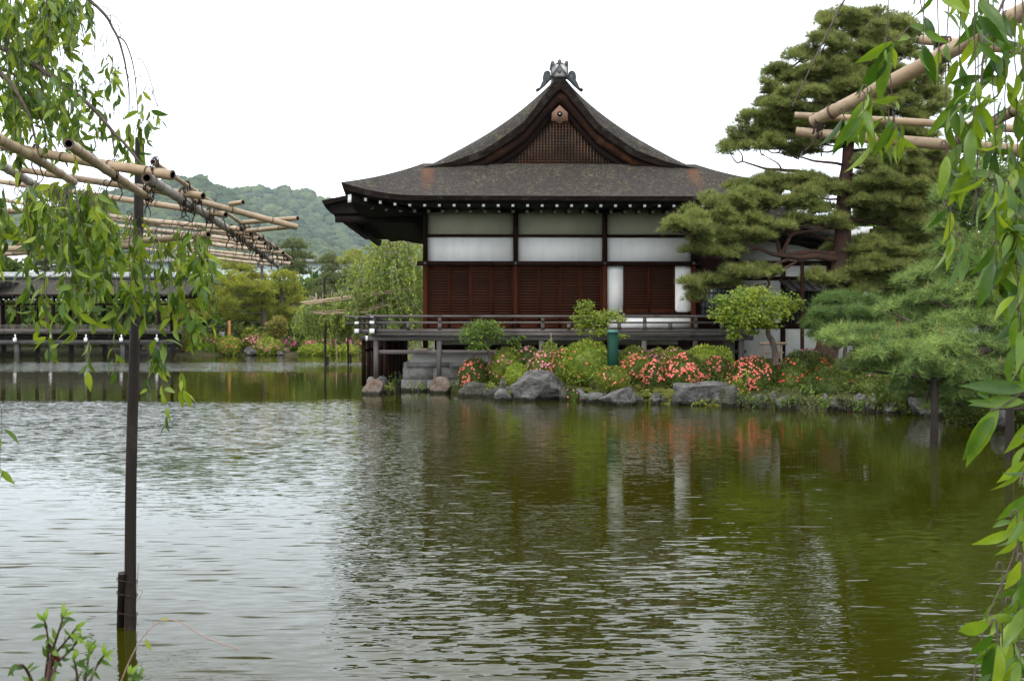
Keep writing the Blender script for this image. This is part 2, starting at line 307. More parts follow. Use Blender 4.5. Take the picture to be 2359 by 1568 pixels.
# ---- wooded hills
m_hill = M('hill_forest', (.018, .042, .014), (.055, .085, .02), .005, .9, island=.45, c3=(.13, .095, .05), lo=.35, hi=.65)
m_hillg = M('hill_soil', (.03, .05, .02), (.05, .07, .025), .02, .95)
def crown_blob(seed):
    import bmesh
    bm = bmesh.new(); bmesh.ops.create_icosphere(bm, subdivisions=3, radius=1); V = []
    for v in bm.verts:
        p = v.co*1.0; k = 1+.30*mnoise.noise(p*2.1+Vector((seed, 0, 0)))+.22*mnoise.noise(p*5+Vector((0, seed, 0))); V.append(p*k)
    Fc = np.array([[x.index for x in f.verts] for f in bm.faces]); bm.free(); return np.array(V), Fc
BL = [crown_blob(s*7.3) for s in range(3)]
def hill(name, label, Y0, Y1, vb, prof, n, seed, s0):
    r = np.random.default_rng(seed); pu = np.array([p[0] for p in prof]); pv = np.array([p[1] for p in prof])
    def pt(u, w_):
        vt = np.interp(u, pu, pv)+10; v = vb+(vt-vb)*w_**.85; return at(u, v, Y0+(Y1-Y0)*w_)
    us = np.linspace(pu[0], pu[-1], 90); A = np.array([[pt(u, w_) for u in us] for w_ in np.linspace(0, 1, 14)])
    back = A[-1:].copy(); back[..., 1] += 500; back[..., 2] -= 250; front = A[:1].copy(); front[..., 2] = -3
    g = G(); g.grid(np.concatenate([front, A, back]))
    h = g.build(name, m_hillg, smooth=True, label=label, cat='hill', kind='structure')
    k = G(); U = r.uniform(pu[0], pu[-1], n); W = r.random(n)
    # furrows: crowns sink in gullies
    pos = np.array([pt(u, w_) for u, w_ in zip(U, W)]); sc_ = s0*(.6+.8*r.random(n))
    pos[:, 2] += 24*np.array([mnoise.noise(Vector((p[0]*.0045, p[1]*.0017, 1.3*seed))) for p in pos])
    R = np.tile(np.eye(3), (n, 1, 1)); a = r.uniform(0, 6.28, n); R[:, 0, 0] = np.cos(a); R[:, 0, 1] = -np.sin(a); R[:, 1, 0] = np.sin(a); R[:, 1, 1] = np.cos(a); R[:, 2, 2] = .85
    for b in range(3):
        ii = np.arange(n) % 3 == b; k.scat(*BL[b], pos[ii], R[ii], sc_[ii])
    k.build('hillside_woods', m_hill, smooth=True, label=label.replace('hill', 'hill woods'), cat='woods', kind='stuff')
hill('hill', 'nearer wooded hill left of the hall', 2150, 2700, 650, [(-420, 520), (-150, 505), (0, 497), (150, 478), (260, 446), (381, 418), (437, 407), (470, 414), (500, 430), (560, 462), (640, 505), (720, 548), (800, 590), (900, 625)], 3200, 3, 17)
hill('hill', 'farther hazy wooded hill behind the nearer one', 3250, 3800, 650, [(380, 470), (440, 440), (498, 428), (527, 424), (571, 421), (615, 425), (686, 433), (740, 448), (790, 466), (860, 492), (960, 520), (1100, 560), (1250, 600), (1500, 610), (1900, 610), (2500, 600)], 3200, 5, 21)
# ================================================================== THE HALL
DW = 33.9; YF = DW-2.36
def X(u, Y=DW): return at(u, 763, Y)[0]
def Z(v, Y=DW): return at(1179, v, Y)[2]
CX = [X(980), X(1188), X(1393), X(1597)]; XC = (CX[0]+CX[3])/2; XL = CX[0]-.07; XR = CX[3]+.07; DB = DW+11
hall = thing('garden_hall', 'large wooden hall with a bark hip-and-gable roof beside the pond', 'hall', (XC, DW, 0))
# walls
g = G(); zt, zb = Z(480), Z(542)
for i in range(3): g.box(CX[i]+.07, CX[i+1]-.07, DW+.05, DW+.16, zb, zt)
g.build('upper_wall', m_plaster_shade, hall, label='olive plaster band under the eaves, coloured darker as if shaded')
g = G()
for i in range(3): g.box(CX[i]+.07, CX[i+1]-.07, DW+.05, DW+.16, Z(605), Z(544))
g.build('middle_wall', m_plaster, hall, label='white plaster band')
u3 = (1400, 1436, 1556, 1592)
g = G(); g.box(CX[2]+.08, X(1436), DW+.05, DW+.16, Z(722), Z(612)); 
xa, xb, za, zc = X(1556), CX[3]-.07, Z(722), Z(612); r_ = .10
arc = [(xa+r_-r_*math.cos(t), za+.05+r_-r_*math.sin(t)) for t in np.linspace(0, math.pi/2, 6)]; arcr = [(xb-r_+r_*math.sin(t), za+.05+r_-r_*math.cos(t)) for t in np.linspace(0, math.pi/2, 6)]
g.prism([(xa, zc)]+arc+arcr+[(xb, zc)], DW+.03, DW+.16); g.box(CX[2]+.08, CX[3]-.08, DW+.05, DW+.16, Z(757), Z(726))
g.build('lower_wall', m_plaster, hall, label='white plaster panels beside the louvred doors')
g = G()
for i in range(4):     # side and back walls
    pass
for k in range(4):
    y0 = DW+.16+k*2.7
    g.box(XL+.02, XL+.14, y0, y0+2.6, Z(757), Z(480)); g.box(XR-.14, XR-.02, y0, y0+2.6, Z(757), Z(480))
g.box(XL, XR, DB-.1, DB, Z(757), Z(480)); g.build('side_wall', m_wood_dark, hall)
zd = 1.99
for c in CX: G().box(c-.078, c+.078, DW-.075, DW+.12, zd-.6, Z(608)).box(c-.077, c+.077, DW-.075, DW+.12, Z(608)+.002, Z(478), 1).build('column', [m_wood_red, m_wood_dark], hall)
for k in range(1, 5):
    for c in (XL+.03, XR-.03): G().box(c-.08, c+.08, DW+k*2.7-.08, DW+k*2.7+.08, zd, Z(480)).build('column', m_wood_dark, hall)
for v0, v1, y, mt in ((540, 546, -.045, m_wood_dark), (602, 612, -.11, m_wood_dark), (478, 482, -.05, m_wood_dark)):
    e_ = .2 if v0 == 602 else -.0
    G().box(XL-e_, XR+e_, DW+y, DW+.13, Z(v1), Z(v0)).build('tie_beam', mt, hall)
G().box(CX[2]+.08, CX[3]-.08, DW-.03, DW+.13, Z(727), Z(720)).build('sill', m_wood_dark, hall)
G().box(XL, XR, DW-.06, DW+.13, Z(761), Z(755)).build('sill', m_wood_dark, hall)
for c in CX:
    g = G(); a = np.linspace(0, 2*math.pi, 13)[:-1]
    g.prism([(c+.055*math.cos(t)*(1 if i % 2 else .75), Z(607)+.055*math.sin(t)*(1 if i % 2 else .75)) for i, t in enumerate(a)], DW-.135, DW-.11); g.build('metal_boss', m_tile, hall)
# louvred sliding doors
def door(x0, x1, z0, z1, y):
    d = G(); fw = .05
    d.box(x0, x0+fw, y, y+.045, z0, z1); d.box(x1-fw, x1, y, y+.045, z0, z1); d.box(x0+fw, x1-fw, y+.002, y+.045, z1-.09, z1); d.box(x0+fw, x1-fw, y+.002, y+.045, z0, z0+.08)
    o = d.build('louvre_door', m_wood_red, hall)
    s_ = G(); s_.box(x0+fw, x1-fw, y+.032, y+.04, z0+.08, z1-.09, 1); z = z0+.1
    while z < z1-.11:
        s_.add([(x0+fw, y+.002, z), (x1-fw, y+.002, z), (x1-fw, y+.03, z+.034), (x0+fw, y+.03, z+.034), (x0+fw, y+.03, z-.004), (x1-fw, y+.03, z-.004)], np.array([(0, 1, 2, 3), (0, 4, 5, 1)])); z += .092
    s_.build('louvre_slats', [m_wood_dark2, m_black_wood], o)
m_wood_dark2 = M('louvre_timber', (.046, .013, .0055), (.075, .022, .008), 2.4, .75, .2, 20, (.15, 1, 1), spec=.06)
for i in (0, 1):
    x0, x1 = CX[i]+.08, CX[i+1]-.08; n_ = 4
    for k in range(n_): door(x0+(x1-x0)*k/n_, x0+(x1-x0)*(k+1)/n_-.004, Z(755), Z(612), DW+.02+(.05 if k % 2 else 0))
for k in range(2): door(X(1436)+k*(X(1556)-X(1436))/2, X(1436)+(k+1)*(X(1556)-X(1436))/2-.004, Z(720), Z(612), DW+.0+(.05 if k else 0))
# bracket arms and purlin under the eaves
for c in CX:
    hw = .62; pts = [(c-hw, Z(480)), (c-hw, Z(484)), (c-hw*.8, Z(489)), (c-hw*.35, Z(491)), (c+hw*.35, Z(491)), (c+hw*.8, Z(489)), (c+hw, Z(484)), (c+hw, Z(480))]
    G().prism(pts, DW-.16, DW-.02).build('bracket_arm', m_black_wood, hall)
G().box(XL-1.7, XR+1.7, DW-.22, DW-.03, Z(479), Z(470)).build('eaves_purlin', m_black_wood, hall)
# ---- lower hipped skirt roof
def roofmat():
    m = M('cypress_bark_roof', (.013, .011, .010), (.058, .050, .046), 13, .95, .9, 60, (1, 1, 1), c3=(.085, .078, .042), lo=.34, hi=.66, bdist=.03)
    t = m.node_tree; n = t.nodes; lk = t.links; b = n['Principled BSDF']; src = b.inputs['Base Color'].links[0].from_socket
    tcn = n.new('ShaderNodeTexCoord'); sx = n.new('ShaderNodeSeparateXYZ'); lk.new(tcn.outputs['Object'], sx.inputs[0])
    zz = n.new('ShaderNodeTexNoise'); zz.inputs['Scale'].default_value = 5; zz.inputs['Detail'].default_value = 5; lk.new(tcn.outputs['Object'], zz.inputs['Vector'])
    def ma(op, a, c): 
        q = n.new('ShaderNodeMath'); q.operation = op
        for i, x in enumerate((a, c)):
            if isinstance(x, (int, float)): q.inputs[i].default_value = x
            else: lk.new(x, q.inputs[i])
        return q.outputs[0]
    # rust-coloured new bark streak below each gable foot
    d = ma('ABSOLUTE', ma('SUBTRACT', ma('ABSOLUTE', sx.outputs[0], 0), 4.32), 0)
    d = ma('ADD', d, ma('MULTIPLY', ma('SUBTRACT', zz.outputs[0], .5), .35))
    mr_ = n.new('ShaderNodeMapRange'); mr_.inputs[1].default_value = .26; mr_.inputs[2].default_value = .08; mr_.inputs[3].default_value = 0; mr_.inputs[4].default_value = .55; lk.new(d, mr_.inputs[0])
    m2 = n.new('ShaderNodeMapRange'); m2.inputs[1].default_value = 6.2; m2.inputs[2].default_value = 7.1; lk.new(sx.outputs[2], m2.inputs[0])
    m3 = n.new('ShaderNodeMapRange'); m3.inputs[1].default_value = 7.30; m3.inputs[2].default_value = 7.22; lk.new(sx.outputs[2], m3.inputs[0])
    k = ma('MULTIPLY', ma('MULTIPLY', mr_.outputs[0], m2.outputs[0]), m3.outputs[0])
    mm = n.new('ShaderNodeMix'); mm.data_type = 'RGBA'; lk.new(k, mm.inputs[0]); lk.new(src, mm.inputs[6]); mm.inputs[7].default_value = (.15, .052, .02, 1)
    # lichen specks
    v = n.new('ShaderNodeTexNoise'); v.inputs['Scale'].default_value = 26; v.inputs['Detail'].default_value = 4; lk.new(tcn.outputs['Object'], v.inputs['Vector'])
    v2 = n.new('ShaderNodeTexNoise'); v2.inputs['Scale'].default_value = .8; v2.inputs['Detail'].default_value = 3; lk.new(tcn.outputs['Object'], v2.inputs['Vector'])
    s1 = n.new('ShaderNodeMapRange'); s1.inputs[1].default_value = .60; s1.inputs[2].default_value = .68; lk.new(v.outputs[0], s1.inputs[0])
    s2 = n.new('ShaderNodeMapRange'); s2.inputs[1].default_value = .5; s2.inputs[2].default_value = .68; lk.new(v2.outputs[0], s2.inputs[0])
    m4 = n.new('ShaderNodeMix'); m4.data_type = 'RGBA'; lk.new(ma('MULTIPLY', s1.outputs[0], s2.outputs[0]), m4.inputs[0]); lk.new(mm.outputs[2], m4.inputs[6]); m4.inputs[7].default_value = (.27, .26, .15, 1)
    lk.new(m4.outputs[2], b.inputs['Base Color']); return m
m_roof = roofmat()
m_edge = M('bark_edge', (.010, .0065, .005), (.026, .017, .014), 5, .95, .7, 40, (.3, .3, 3), c3=(.05, .047, .04), spec=.1)
EX0, EX1 = -4.53, 2*XC+4.53; T = 2.36; EY0, EY1 = YF, DB+T
def skz(t, d):
    s_ = t/T; up = .40*np.clip(1-d/2.5, 0, 1)**2.1
    return EYE+4.17+1.37*(.80*s_+.20*s_*s_)+up*(1-s_)**1.1
def ring_pts(t, inset=0., n=60):
    """points around the eave rectangle inset by t, with distance to the nearest corner"""
    x0, x1, y0, y1 = EX0+t+inset, EX1-t-inset, EY0+t+inset, EY1-t-inset; o = []; d = []
    for a, b in (((x0, y0), (x1, y0)), ((x1, y0), (x1, y1)), ((x1, y1), (x0, y1)), ((x0, y1), (x0, y0))):
        Ls = math.hypot(b[0]-a[0], b[1]-a[1])
        for k in range(n):
            s_ = k/n; s_ = .5-.5*math.cos(math.pi*s_); o.append((a[0]+(b[0]-a[0])*s_, a[1]+(b[1]-a[1])*s_)); d.append(min(s_, 1-s_)*Ls)
    o.append(o[0]); d.append(d[0]); return np.array(o), np.array(d)
rows = []
for t in np.linspace(0, T, 12):
    o, d = ring_pts(t); rows.append(np.column_stack([o, skz(t, d)]))
roof = G().grid(np.array(rows)).build('roof', m_roof, hall, smooth=True, label='lower bark skirt of the roof')
o, d = ring_pts(0); z0 = skz(0, d)
e1, _ = ring_pts(0, .07); e2, _ = ring_pts(0, .10); e3, _ = ring_pts(0, .22); e4, _ = ring_pts(0, .24); e5, _ = ring_pts(0, T-.05)
th = .13+.08*np.clip(1-d/2.5, 0, 1)
G().grid(np.array([np.column_stack([o, z0]), np.column_stack([e1, z0-th])])).build('bark_edge', m_edge, roof)
G().grid(np.array([np.column_stack([e1, z0-th]), np.column_stack([e2, z0-th]), np.column_stack([e3, z0-th-.10]), np.column_stack([e4, z0-th-.10])])).build('eaves_board', m_black_wood, roof)
G().grid(np.array([np.column_stack([e4, z0-th-.10]), np.column_stack([e5, np.full(len(e5), EYE+4.02)])])).build('eaves_soffit', m_black_wood, roof)
# rafters with white painted ends
up = lambda x: .40*np.clip(1-min(x-EX0, EX1-x)/2.5, 0, 1)**2.1
g = G(); capw = []; capo = []; x = EX0+.72
while x < EX1-.5:
    zz = EYE+3.915+up(x)*.92-.03*np.clip(1-min(x-EX0, EX1-x)/2.5, 0, 1)
    g.beam((x, YF+.27, zz), (x, DW, EYE+3.99), .055, .09); capw.append((x-.042, x+.042, YF+.255, YF+.27, zz-.052, zz+.052))
    capo.append((x-.01, x+.085, DW-.62, DW-.605, EYE+3.845+up(x)*.5, EYE+3.945+up(x)*.5)); g.beam((x+.037, DW-.6, EYE+3.9+up(x)*.5), (x+.037, DW, EYE+3.93), .07, .09)
    x += .456
g.build('rafters', m_black_wood, hall); m_cap2 = M('shade_dimmed_cap', (.42, .42, .33), rough=.7)  # lower cap colour dimmed to carry the eaves' shade
for q in capw: G().box(*q).build('rafter_end_cap', m_white, hall)
for q in capo: G().box(*q).build('lower_rafter_end_cap', m_cap2, hall)
for sx_ in (-1, 1):
    cx_ = EX0 if sx_ < 0 else EX1; q0 = np.array([cx_-sx_*.24, YF+.24, EYE+4.10]); q1 = np.array([cx_-sx_*T, DW, EYE+4.0]); G().beam(q0, q1, .15, .24).build('hip_rafter', m_black_wood, hall)
    dd = unit(q0-q1); o_ = G().beam(q0+dd*.002, q0+dd*.02, .16, .25).build('hip_rafter_cap', m_white, hall)
# ---- lower pent roof along the left side
px0, px1, py0, py1 = -5.74, XL, 35.4, 45.0; zp = EYE+4.13
g = G(); A = []
for t in np.linspace(0, 1, 7): A.append([(px0+(px1-px0)*t, y, zp+.27+.85*t+(.10*np.clip(1-(y-py0)/1.6, 0, 1)**2)*(1-t)) for y in np.linspace(py0, py1, 24)])
A = np.array(A); pr = G().grid(A).build('pent_roof', m_roof, hall, smooth=True)
B = A.copy(); B[..., 2] -= .14; B[:, 0, 1] += .05; B[0, :, 0] += .05
g = G(); g.grid(np.array([A[:, 0], B[:, 0]])); g.grid(np.array([A[0], B[0]])); g.grid(np.array([A[:, -1], B[:, -1]])); g.build('bark_edge', m_edge, pr)
C = B.copy(); C[:, 0, 1] += .22; C[0, :, 0] += .22; D = C.copy(); D[..., 2] = zp-.03-.0*C[..., 2]
g = G(); g.grid(np.array([B[:, 0], C[:, 0]])); g.grid(np.array([B[0], C[0]])); g.grid(np.array([C[:, 0], D[:, 0]])); g.grid(np.array([C[0], D[0]])); g.grid(D); g.grid(np.array([C[:, -1], D[:, -1]])); g.build('eaves_board', m_black_wood, pr)
g = G(); y = py0+.5
while y < py1-.1: g.box(px0+.36, px1, y-.05, y+.05, zp-.14, zp-.03); y += .25
g.build('rafters', m_black_wood, pr)
g = G(); 
for k in range(5): g.box(px0+.9, px0+1.05, py0+1+k*2.1, py0+1.15+k*2.1, zp-.28, zp-.14)
g.box(px0+.9, px0+1.06, py0+.5, py1-.3, zp-.42, zp-.28); g.box(px0+.4, px1, py0+.35, py0+.5, zp-.34, zp-.14); g.build('eaves_purlin', m_black_wood, pr)
# ---- upper gabled roof with rolled verge
pd = np.array([0, .145, .77, 1.5, 2.6, 3.33, 4.06, 4.62]); pz = np.array([8.42, 8.37, 7.85, 7.18, 6.50, 6.08, 5.64, 5.36])+EYE
ds = np.linspace(0, 4.62, 40)
from numpy import interp
cf = np.polyfit(pd[1:], pz[1:], 4)
prof = np.where(ds < .145, pz[1], np.polyval(cf, np.maximum(ds, .145)))
drop = np.interp(ds, [0, .15, 1.2, 2.5, 3.6, 4.4, 4.62], [.07, .10, .60, .60, .38, .10, .02])
def side(sgn, y, dz, inset=0.): return np.column_stack([XC+sgn*ds, np.full(len(ds), y), prof-dz])
for sgn in (-1, 1): pass
full = lambda y, dz: np.concatenate([side(-1, y, dz)[::-1], side(1, y, dz)[1:]])
st = [(DB-.5, 0), (DW+1.2, 0), (DW+.55, 0), (DW+.25, drop*.06), (DW-.0, drop*.28), (DW-.2, drop*.6), (DW-.33, drop)]
ur = G().grid(np.array([full(y, dz) for y, dz in st])).build('upper_roof', m_roof, hall, smooth=True, label='upper gabled bark roof with rolled verge')
ed = np.interp(ds, [0, .15, .5, 1.2, 2.5, 3.6, 4.4, 4.62], [.36, .42, .36, .27, .23, .18, .10, .06])
G().grid(np.array([full(DW-.33, drop), full(DW-.25, drop+ed)])).build('bark_edge', m_edge, ur)
G().grid(np.array([full(DW-.25, drop+ed), full(DW+.5, drop+ed+.02)])).build('verge_soffit', m_black_wood, ur)
def barge(y0, y1, a, b, nm, mt):
    top = prof-drop-ed-a; bot = top-b*np.interp(ds, [0, 1.2, 2.6, 4.2], [1.25, 1.05, .9, .45]); A = []
    for sgn in (-1, 1):
        g = G(); t3 = np.column_stack([XC+sgn*ds, np.full(40, y0), top]); b3 = np.column_stack([XC+sgn*ds, np.full(40, y0), bot]); t4 = t3.copy(); b4 = b3.copy(); t4[:, 1] = y1; b4[:, 1] = y1
        k = ds < 4.2; g.grid(np.array([t4[k], t3[k], b3[k], b4[k]])); g.build(nm, mt, hall)
barge(DW-.14, DW-.04, .0, .34, 'barge_board', m_gable); barge(DW-.02, DW+.10, .30, .30, 'inner_barge_board', M('dark_barge', (.014, .006, .004), (.008, .005, .004), 2.5, .8, .2, 20, spec=.1))
# gable wall with lattice
inner = lambda x: np.interp(abs(x), ds, prof-drop-ed-.5)
zg0 = EYE+5.50; xs_ = np.linspace(-4.0, 4.0, 41); poly = [(XC+x, max(zg0, inner(x))) for x in xs_]
G().prism([(XC-4.0, zg0-.1)]+poly+[(XC+4.0, zg0-.1)], DW+.26, DW+.34).build('gable_wall', M('gable_boards', (.05, .017, .007), (.015, .008, .006), 1.6, .7, .2, 20, c3=(.08, .03, .012)), hall)
g = G(); x = -3.6
m_lat = M('lattice_timber', (.035, .022, .016), (.09, .052, .032), 1.8, .7, .2, 20, c3=(.15, .06, .03))
while x < 3.61:
    zt_ = inner(x)+.1
    if zt_ > zg0+.06: g.box(XC+x-.02, XC+x+.02, DW+.11, DW+.15, zg0-.05, zt_)
    x += .103
z = zg0+.06
while z < EYE+7.6:
    xx = np.linspace(0, 4, 200); ok_ = xx[inner(xx)+.1 > z]
    if len(ok_): g.box(XC-ok_[-1], XC+ok_[-1], DW+.15, DW+.18, z-.017, z+.017)
    z += .098
g.build('gable_lattice', m_lat, hall)
G().box(XC-4.2, XC+4.2, DW+.02, DW+.24, zg0-.17, zg0-.02).build('gable_sill', m_wood_grey, hall)
# pendant
def zoom6(x, y): return ((2050+x/4.9)/1.7364, (180+y/4.9)/1.7364)
def poly6(pts, Y): return [tuple(at(*zoom6(x, y), Y)[[0, 2]]) for x, y in pts]
YP = DW-.22
pen = G().prism(poly6([(925, 1180), (1080, 1325), (1090, 1485), (1020, 1490), (965, 1515), (925, 1555), (885, 1515), (830, 1490), (765, 1485), (775, 1325)], YP), YP, YP+.06).build('gable_pendant', M('pendant_wood', (.24, .11, .065), (.10, .075, .06), 3.5, .7, .3, 20, (1, 1, .3)), hall)
a = np.linspace(0, 2*math.pi, 17)[:-1]; c6 = poly6([(925, 1355)], YP)[0]
G().prism([(c6[0]+.09*math.cos(t)*(1 if i % 2 else .9), c6[1]+.09*math.sin(t)*(1 if i % 2 else .9)) for i, t in enumerate(a)], YP-.035, YP).build('boss', m_black_wood, pen)
G().prism([(c6[0]+.022*math.cos(t), c6[1]+.022*math.sin(t)) for t in a], YP-.06, YP-.035).build('boss_stud', m_white, pen)
# ridge with end ornament
YO = DW-.30
rb = G().box(XC-.2, XC+.2, YO+.2, DB, EYE+8.30, EYE+8.66)
rb.build('ridge', m_tile, hall)
og = G().prism(poly6([(770, 608), (765, 400), (850, 385), (925, 365), (1000, 385), (1080, 400), (1085, 608)], YO), YO, YO+.5).build('ridge_end_box', M('weathered_plaster', (.62, .62, .6), (.35, .35, .34), 5, .9), hall)
g = G(); A = lambda pts, y: [at(*zoom6(px, py), y) for px, py in pts]
g.tube(A([(755, 605), (922, 395), (1090, 605)], YO-.02), .022, 6); g.tube(A([(790, 605), (922, 440), (1055, 605)], YO-.02), .014, 6)
g.prism([tuple(at(*zoom6(922+38*math.cos(t), 522+38*math.sin(t)), YO)[[0, 2]]) for t in a], YO-.03, YO); g.tube(A([(760, 405), (765, 605)], YO-.01), .016, 6); g.tube(A([(1083, 405), (1087, 605)], YO-.01), .016, 6)
g.build('chevron_tiles', m_tile, og)
g = G(); g.tube(smoothpath(A([(755, 395), (800, 392), (860, 375), (925, 345), (990, 375), (1050, 392), (1095, 395)], YO+.1), 4), .028, 8)
for px, py in ((788, 355), (925, 323), (1062, 352)):
    c = at(*zoom6(px, py), YO-.1); g.tube([c, c+np.array([0, .8, 0])], .068, 16); g.tube([c-np.array([0, .01, 0]), c], .04, 12)
g.build('round_cap_tiles', m_tile, og)
c = at(*zoom6(927, 290), YO+.2); G().tube([c, c+np.array([0, 0, .17])], .006, 6).build('lightning_rod', m_tile, og)
sc1 = [(745, 590), (745, 545), (715, 575), (738, 530), (690, 498), (640, 515), (612, 540), (603, 590), (590, 640), (605, 690), (570, 740), (548, 795), (525, 840), (490, 842), (458, 870), (472, 905), (512, 893), (565, 850), (640, 785), (720, 700), (800, 630)]
for mir in (0, 1):
    f = (lambda p: (1848-p[0], p[1])) if mir else (lambda p: p)
    s_ = poly6([f(p) for p in sc1], YO+.05); s_ = s_[::-1] if mir else s_
    oo = G().prism(s_, YO+.05, YO+.22).build('ridge_scroll', m_tile, hall)
    g = G()
    for cv in ([(740, 545), (700, 515), (650, 535), (640, 590), (680, 650)], [(720, 560), (690, 545), (665, 580), (690, 640)], [(600, 600), (620, 650), (690, 660), (740, 640)], [(600, 690), (650, 700), (720, 670)], [(560, 800), (590, 740), (640, 710), (700, 690)], [(470, 890), (480, 860), (500, 862), (540, 850), (600, 790), (660, 720)], [(645, 540), (615, 580), (612, 640)]):
        g.tube(smoothpath(A([f(p) for p in cv], YO+.04), 4), .014, 6)
    g.build('scroll_relief', m_tile, oo)
# ---- veranda (part of the hall): deck, beams, railing, posts
VY = 32.4; VX0 = -3.66; VX1 = X(1722, VY); zdk = 2.02
dk = G().box(VX0+.05, VX1, VY+.05, DW-.08, 1.93, zdk).box(-4.35, XL-.02, 34.55, 45, 1.93, zdk).box(VX0+.05, XL-.02, DW-.08, 34.55, 1.93, zdk).build('veranda_deck', m_wood_grey, hall)
g = G(); g.box(VX0-.12, VX1+.03, VY, VY+.05, 1.897, zdk+.005); g.box(VX0-.05, VX1+.08, VY-.03, VY+.06, 1.81, 1.893)
g.box(-4.42, -4.35, 34.40, 45, 1.88, zdk+.005); g.box(VX0, VX0+.05, VY-.09, 34.5, 1.897, zdk+.003); g.box(-4.55, VX0, 34.5, 34.55, 1.88, zdk)
g.build('deck_edge_beam', m_wood_grey, hall)
g = G(); g.box(VX0-.17, VX1+.2, VY+.06, VY+.2, 1.66, 1.805); g.box(-4.35, VX0, 34.55, 34.68, 1.66, 1.80); g.box(VX0+.1, VX0+.23, VY+.2, DW, 1.67, 1.80); g.box(-4.3, -4.15, 34.68, 45, 1.66, 1.80); g.build('deck_beam', m_wood_grey, hall)
G().box(VX0+.1, VX1, VY+.13, VY+.2, 1.235, 1.36).build('tie_rail', m_wood_grey, hall)
tu = [866, 1011.5, 1247, 1484, 1602, 1708]
for u in tu:
    x = X(u, VY+.1); G().box(x-.075, x+.075, VY+.07, VY+.22, (.42 if u < 1000 else .2), 1.662).build('veranda_post', m_wood_greyv, hall)
for k in range(8):
    y = 34.7+k*1.4
    G().box(-4.30, -4.16, y, y+.14, .1, 1.66).build('veranda_post', m_wood_dark, hall)
    if k < 7: G().box(-3.5, -3.37, y-.6, y-.47, .2, 1.70).build('veranda_post', m_wood_dark, hall)
g = G(); g.box(-4.26, -4.2, 34.84, 45, 1.25, 1.36); g.build('tie_rail', m_wood_dark, hall)
# dark panel filling the underfloor behind the posts
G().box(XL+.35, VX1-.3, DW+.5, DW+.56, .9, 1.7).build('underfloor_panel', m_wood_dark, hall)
G().box(XL+.45, XR-.5, DW+.44, DW+.5, 1.50, 1.72).build('underfloor_plaster', m_plaster_shade, hall)
# railing
rl = G(); x0 = X(843, VY)
rl.tube([(x0, VY+.02, 2.47), (x0+.2, VY+.02, 2.435), (x0+.6, VY+.02, 2.424), (VX1, VY+.02, 2.424)], .042, 10)
rl.box(x0+.05, VX1, VY-.005, VY+.045, 2.195, 2.258)
rl.tube([(VX0, VY-.22, 2.45), (VX0, VY+.1, 2.434), (VX0, 34.5, 2.424)], .042, 10); rl.box(VX0-.03, VX0+.03, VY-.2, 34.5, 2.194, 2.257)
xr = -4.40; rl.tube([(xr-.45, 34.5, 2.46), (xr-.1, 34.5, 2.43), (VX0, 34.5, 2.424)], .042, 10); rl.box(xr-.4, VX0, 34.48, 34.53, 2.195, 2.257)
rl.tube([(xr, 34.25, 2.445), (xr, 34.6, 2.43), (xr, 45, 2.424)], .042, 10); rl.box(xr-.03, xr+.03, 34.3, 45, 2.194, 2.256)
rl = rl.build('veranda_railing', m_wood_grey, hall)
def rpost(x, y, hi=True):
    g = G(); g.box(x-.055, x+.055, y-.055, y+.055, zdk, 2.194)
    if hi: g.box(x-.05, x+.05, y-.05, y+.05, 2.258, 2.35); g.prism([(x-.05, 2.35), (x+.05, 2.35), (x+.06, 2.385), (x-.06, 2.385)], y-.045, y+.045)
    g.build('railing_post', m_wood_greyv, rl)
for i, u in enumerate((860, 939, 1011.5, 1130, 1249, 1309, 1367, 1425, 1484, 1543, 1602, 1662, 1715)): rpost(X(u, VY)+.02, VY+.02, i in (0, 2, 4, 6, 8, 10, 12))
for k in range(7): rpost(xr, 34.55+k*1.5)
rpost(VX0, 33.4, False)
for cx_, cy in ((VX0, VY-.2), (xr, 34.28)):
    G().box(cx_-.06, cx_+.06, cy, cy+.25, 1.9, 2.015).build('beam_end', m_wood_grey, hall)
    G().box(cx_-.075, cx_+.075, cy-.015, cy, 1.885, 2.03).build('beam_end_cap', m_white, hall); G().box(cx_-.07, cx_+.07, cy-.012, cy, 2.185, 2.268).build('beam_end_cap', m_white, hall)
    G().tube([(cx_, cy-.012, 2.437), (cx_, cy, 2.437)], .05, 12).build('rail_end_cap', m_white, hall)
G().box(VX0-.23, VX0-.165, VY+.05, VY+.21, 1.655, 1.81).build('beam_end_cap', m_white, hall)
# stone base
g = G(); xs0 = -2.85; r_ = random.Random(3)
for row, (za, zb_) in enumerate(((-.4, .37), (.376, .775))):
    x = xs0+(.0 if row == 0 else .05); k = 0
    while x < 3.5:
        w_ = r_.uniform(.75, 1.1); y = 33.44+(.0 if row == 0 else .02); g.box(x, x+w_-.012, y+r_.uniform(0, .015), y+.6, za, zb_); x += w_
x = xs0+.16
while x < 3.4: w_ = r_.uniform(1.1, 1.5); g.box(x, x+w_-.01, 33.42, 34.1, .782, .94); x += w_
g.box(xs0+.06, xs0+.8, 33.6, 45, -.4, .93)
sb = g.build('stone_base', m_stone, hall)
A = []
for t in np.linspace(0, 1, 8): A.append([(xs0+.26+.25*t*t+s_, 33.5+.35*t*t, .94+.33*t) for s_ in (0, 6.5)])
A2 = [[(xs0+.26+.25*t*t, 33.5+.35*t*t+s_, .94+.33*t) for s_ in (0, 11)] for t in np.linspace(0, 1, 8)]
G().grid(np.array(A)).grid(np.array(A2)).build('plaster_mound', M('old_mound_plaster', (.36, .35, .32), (.45, .43, .40), 2, .9), hall)
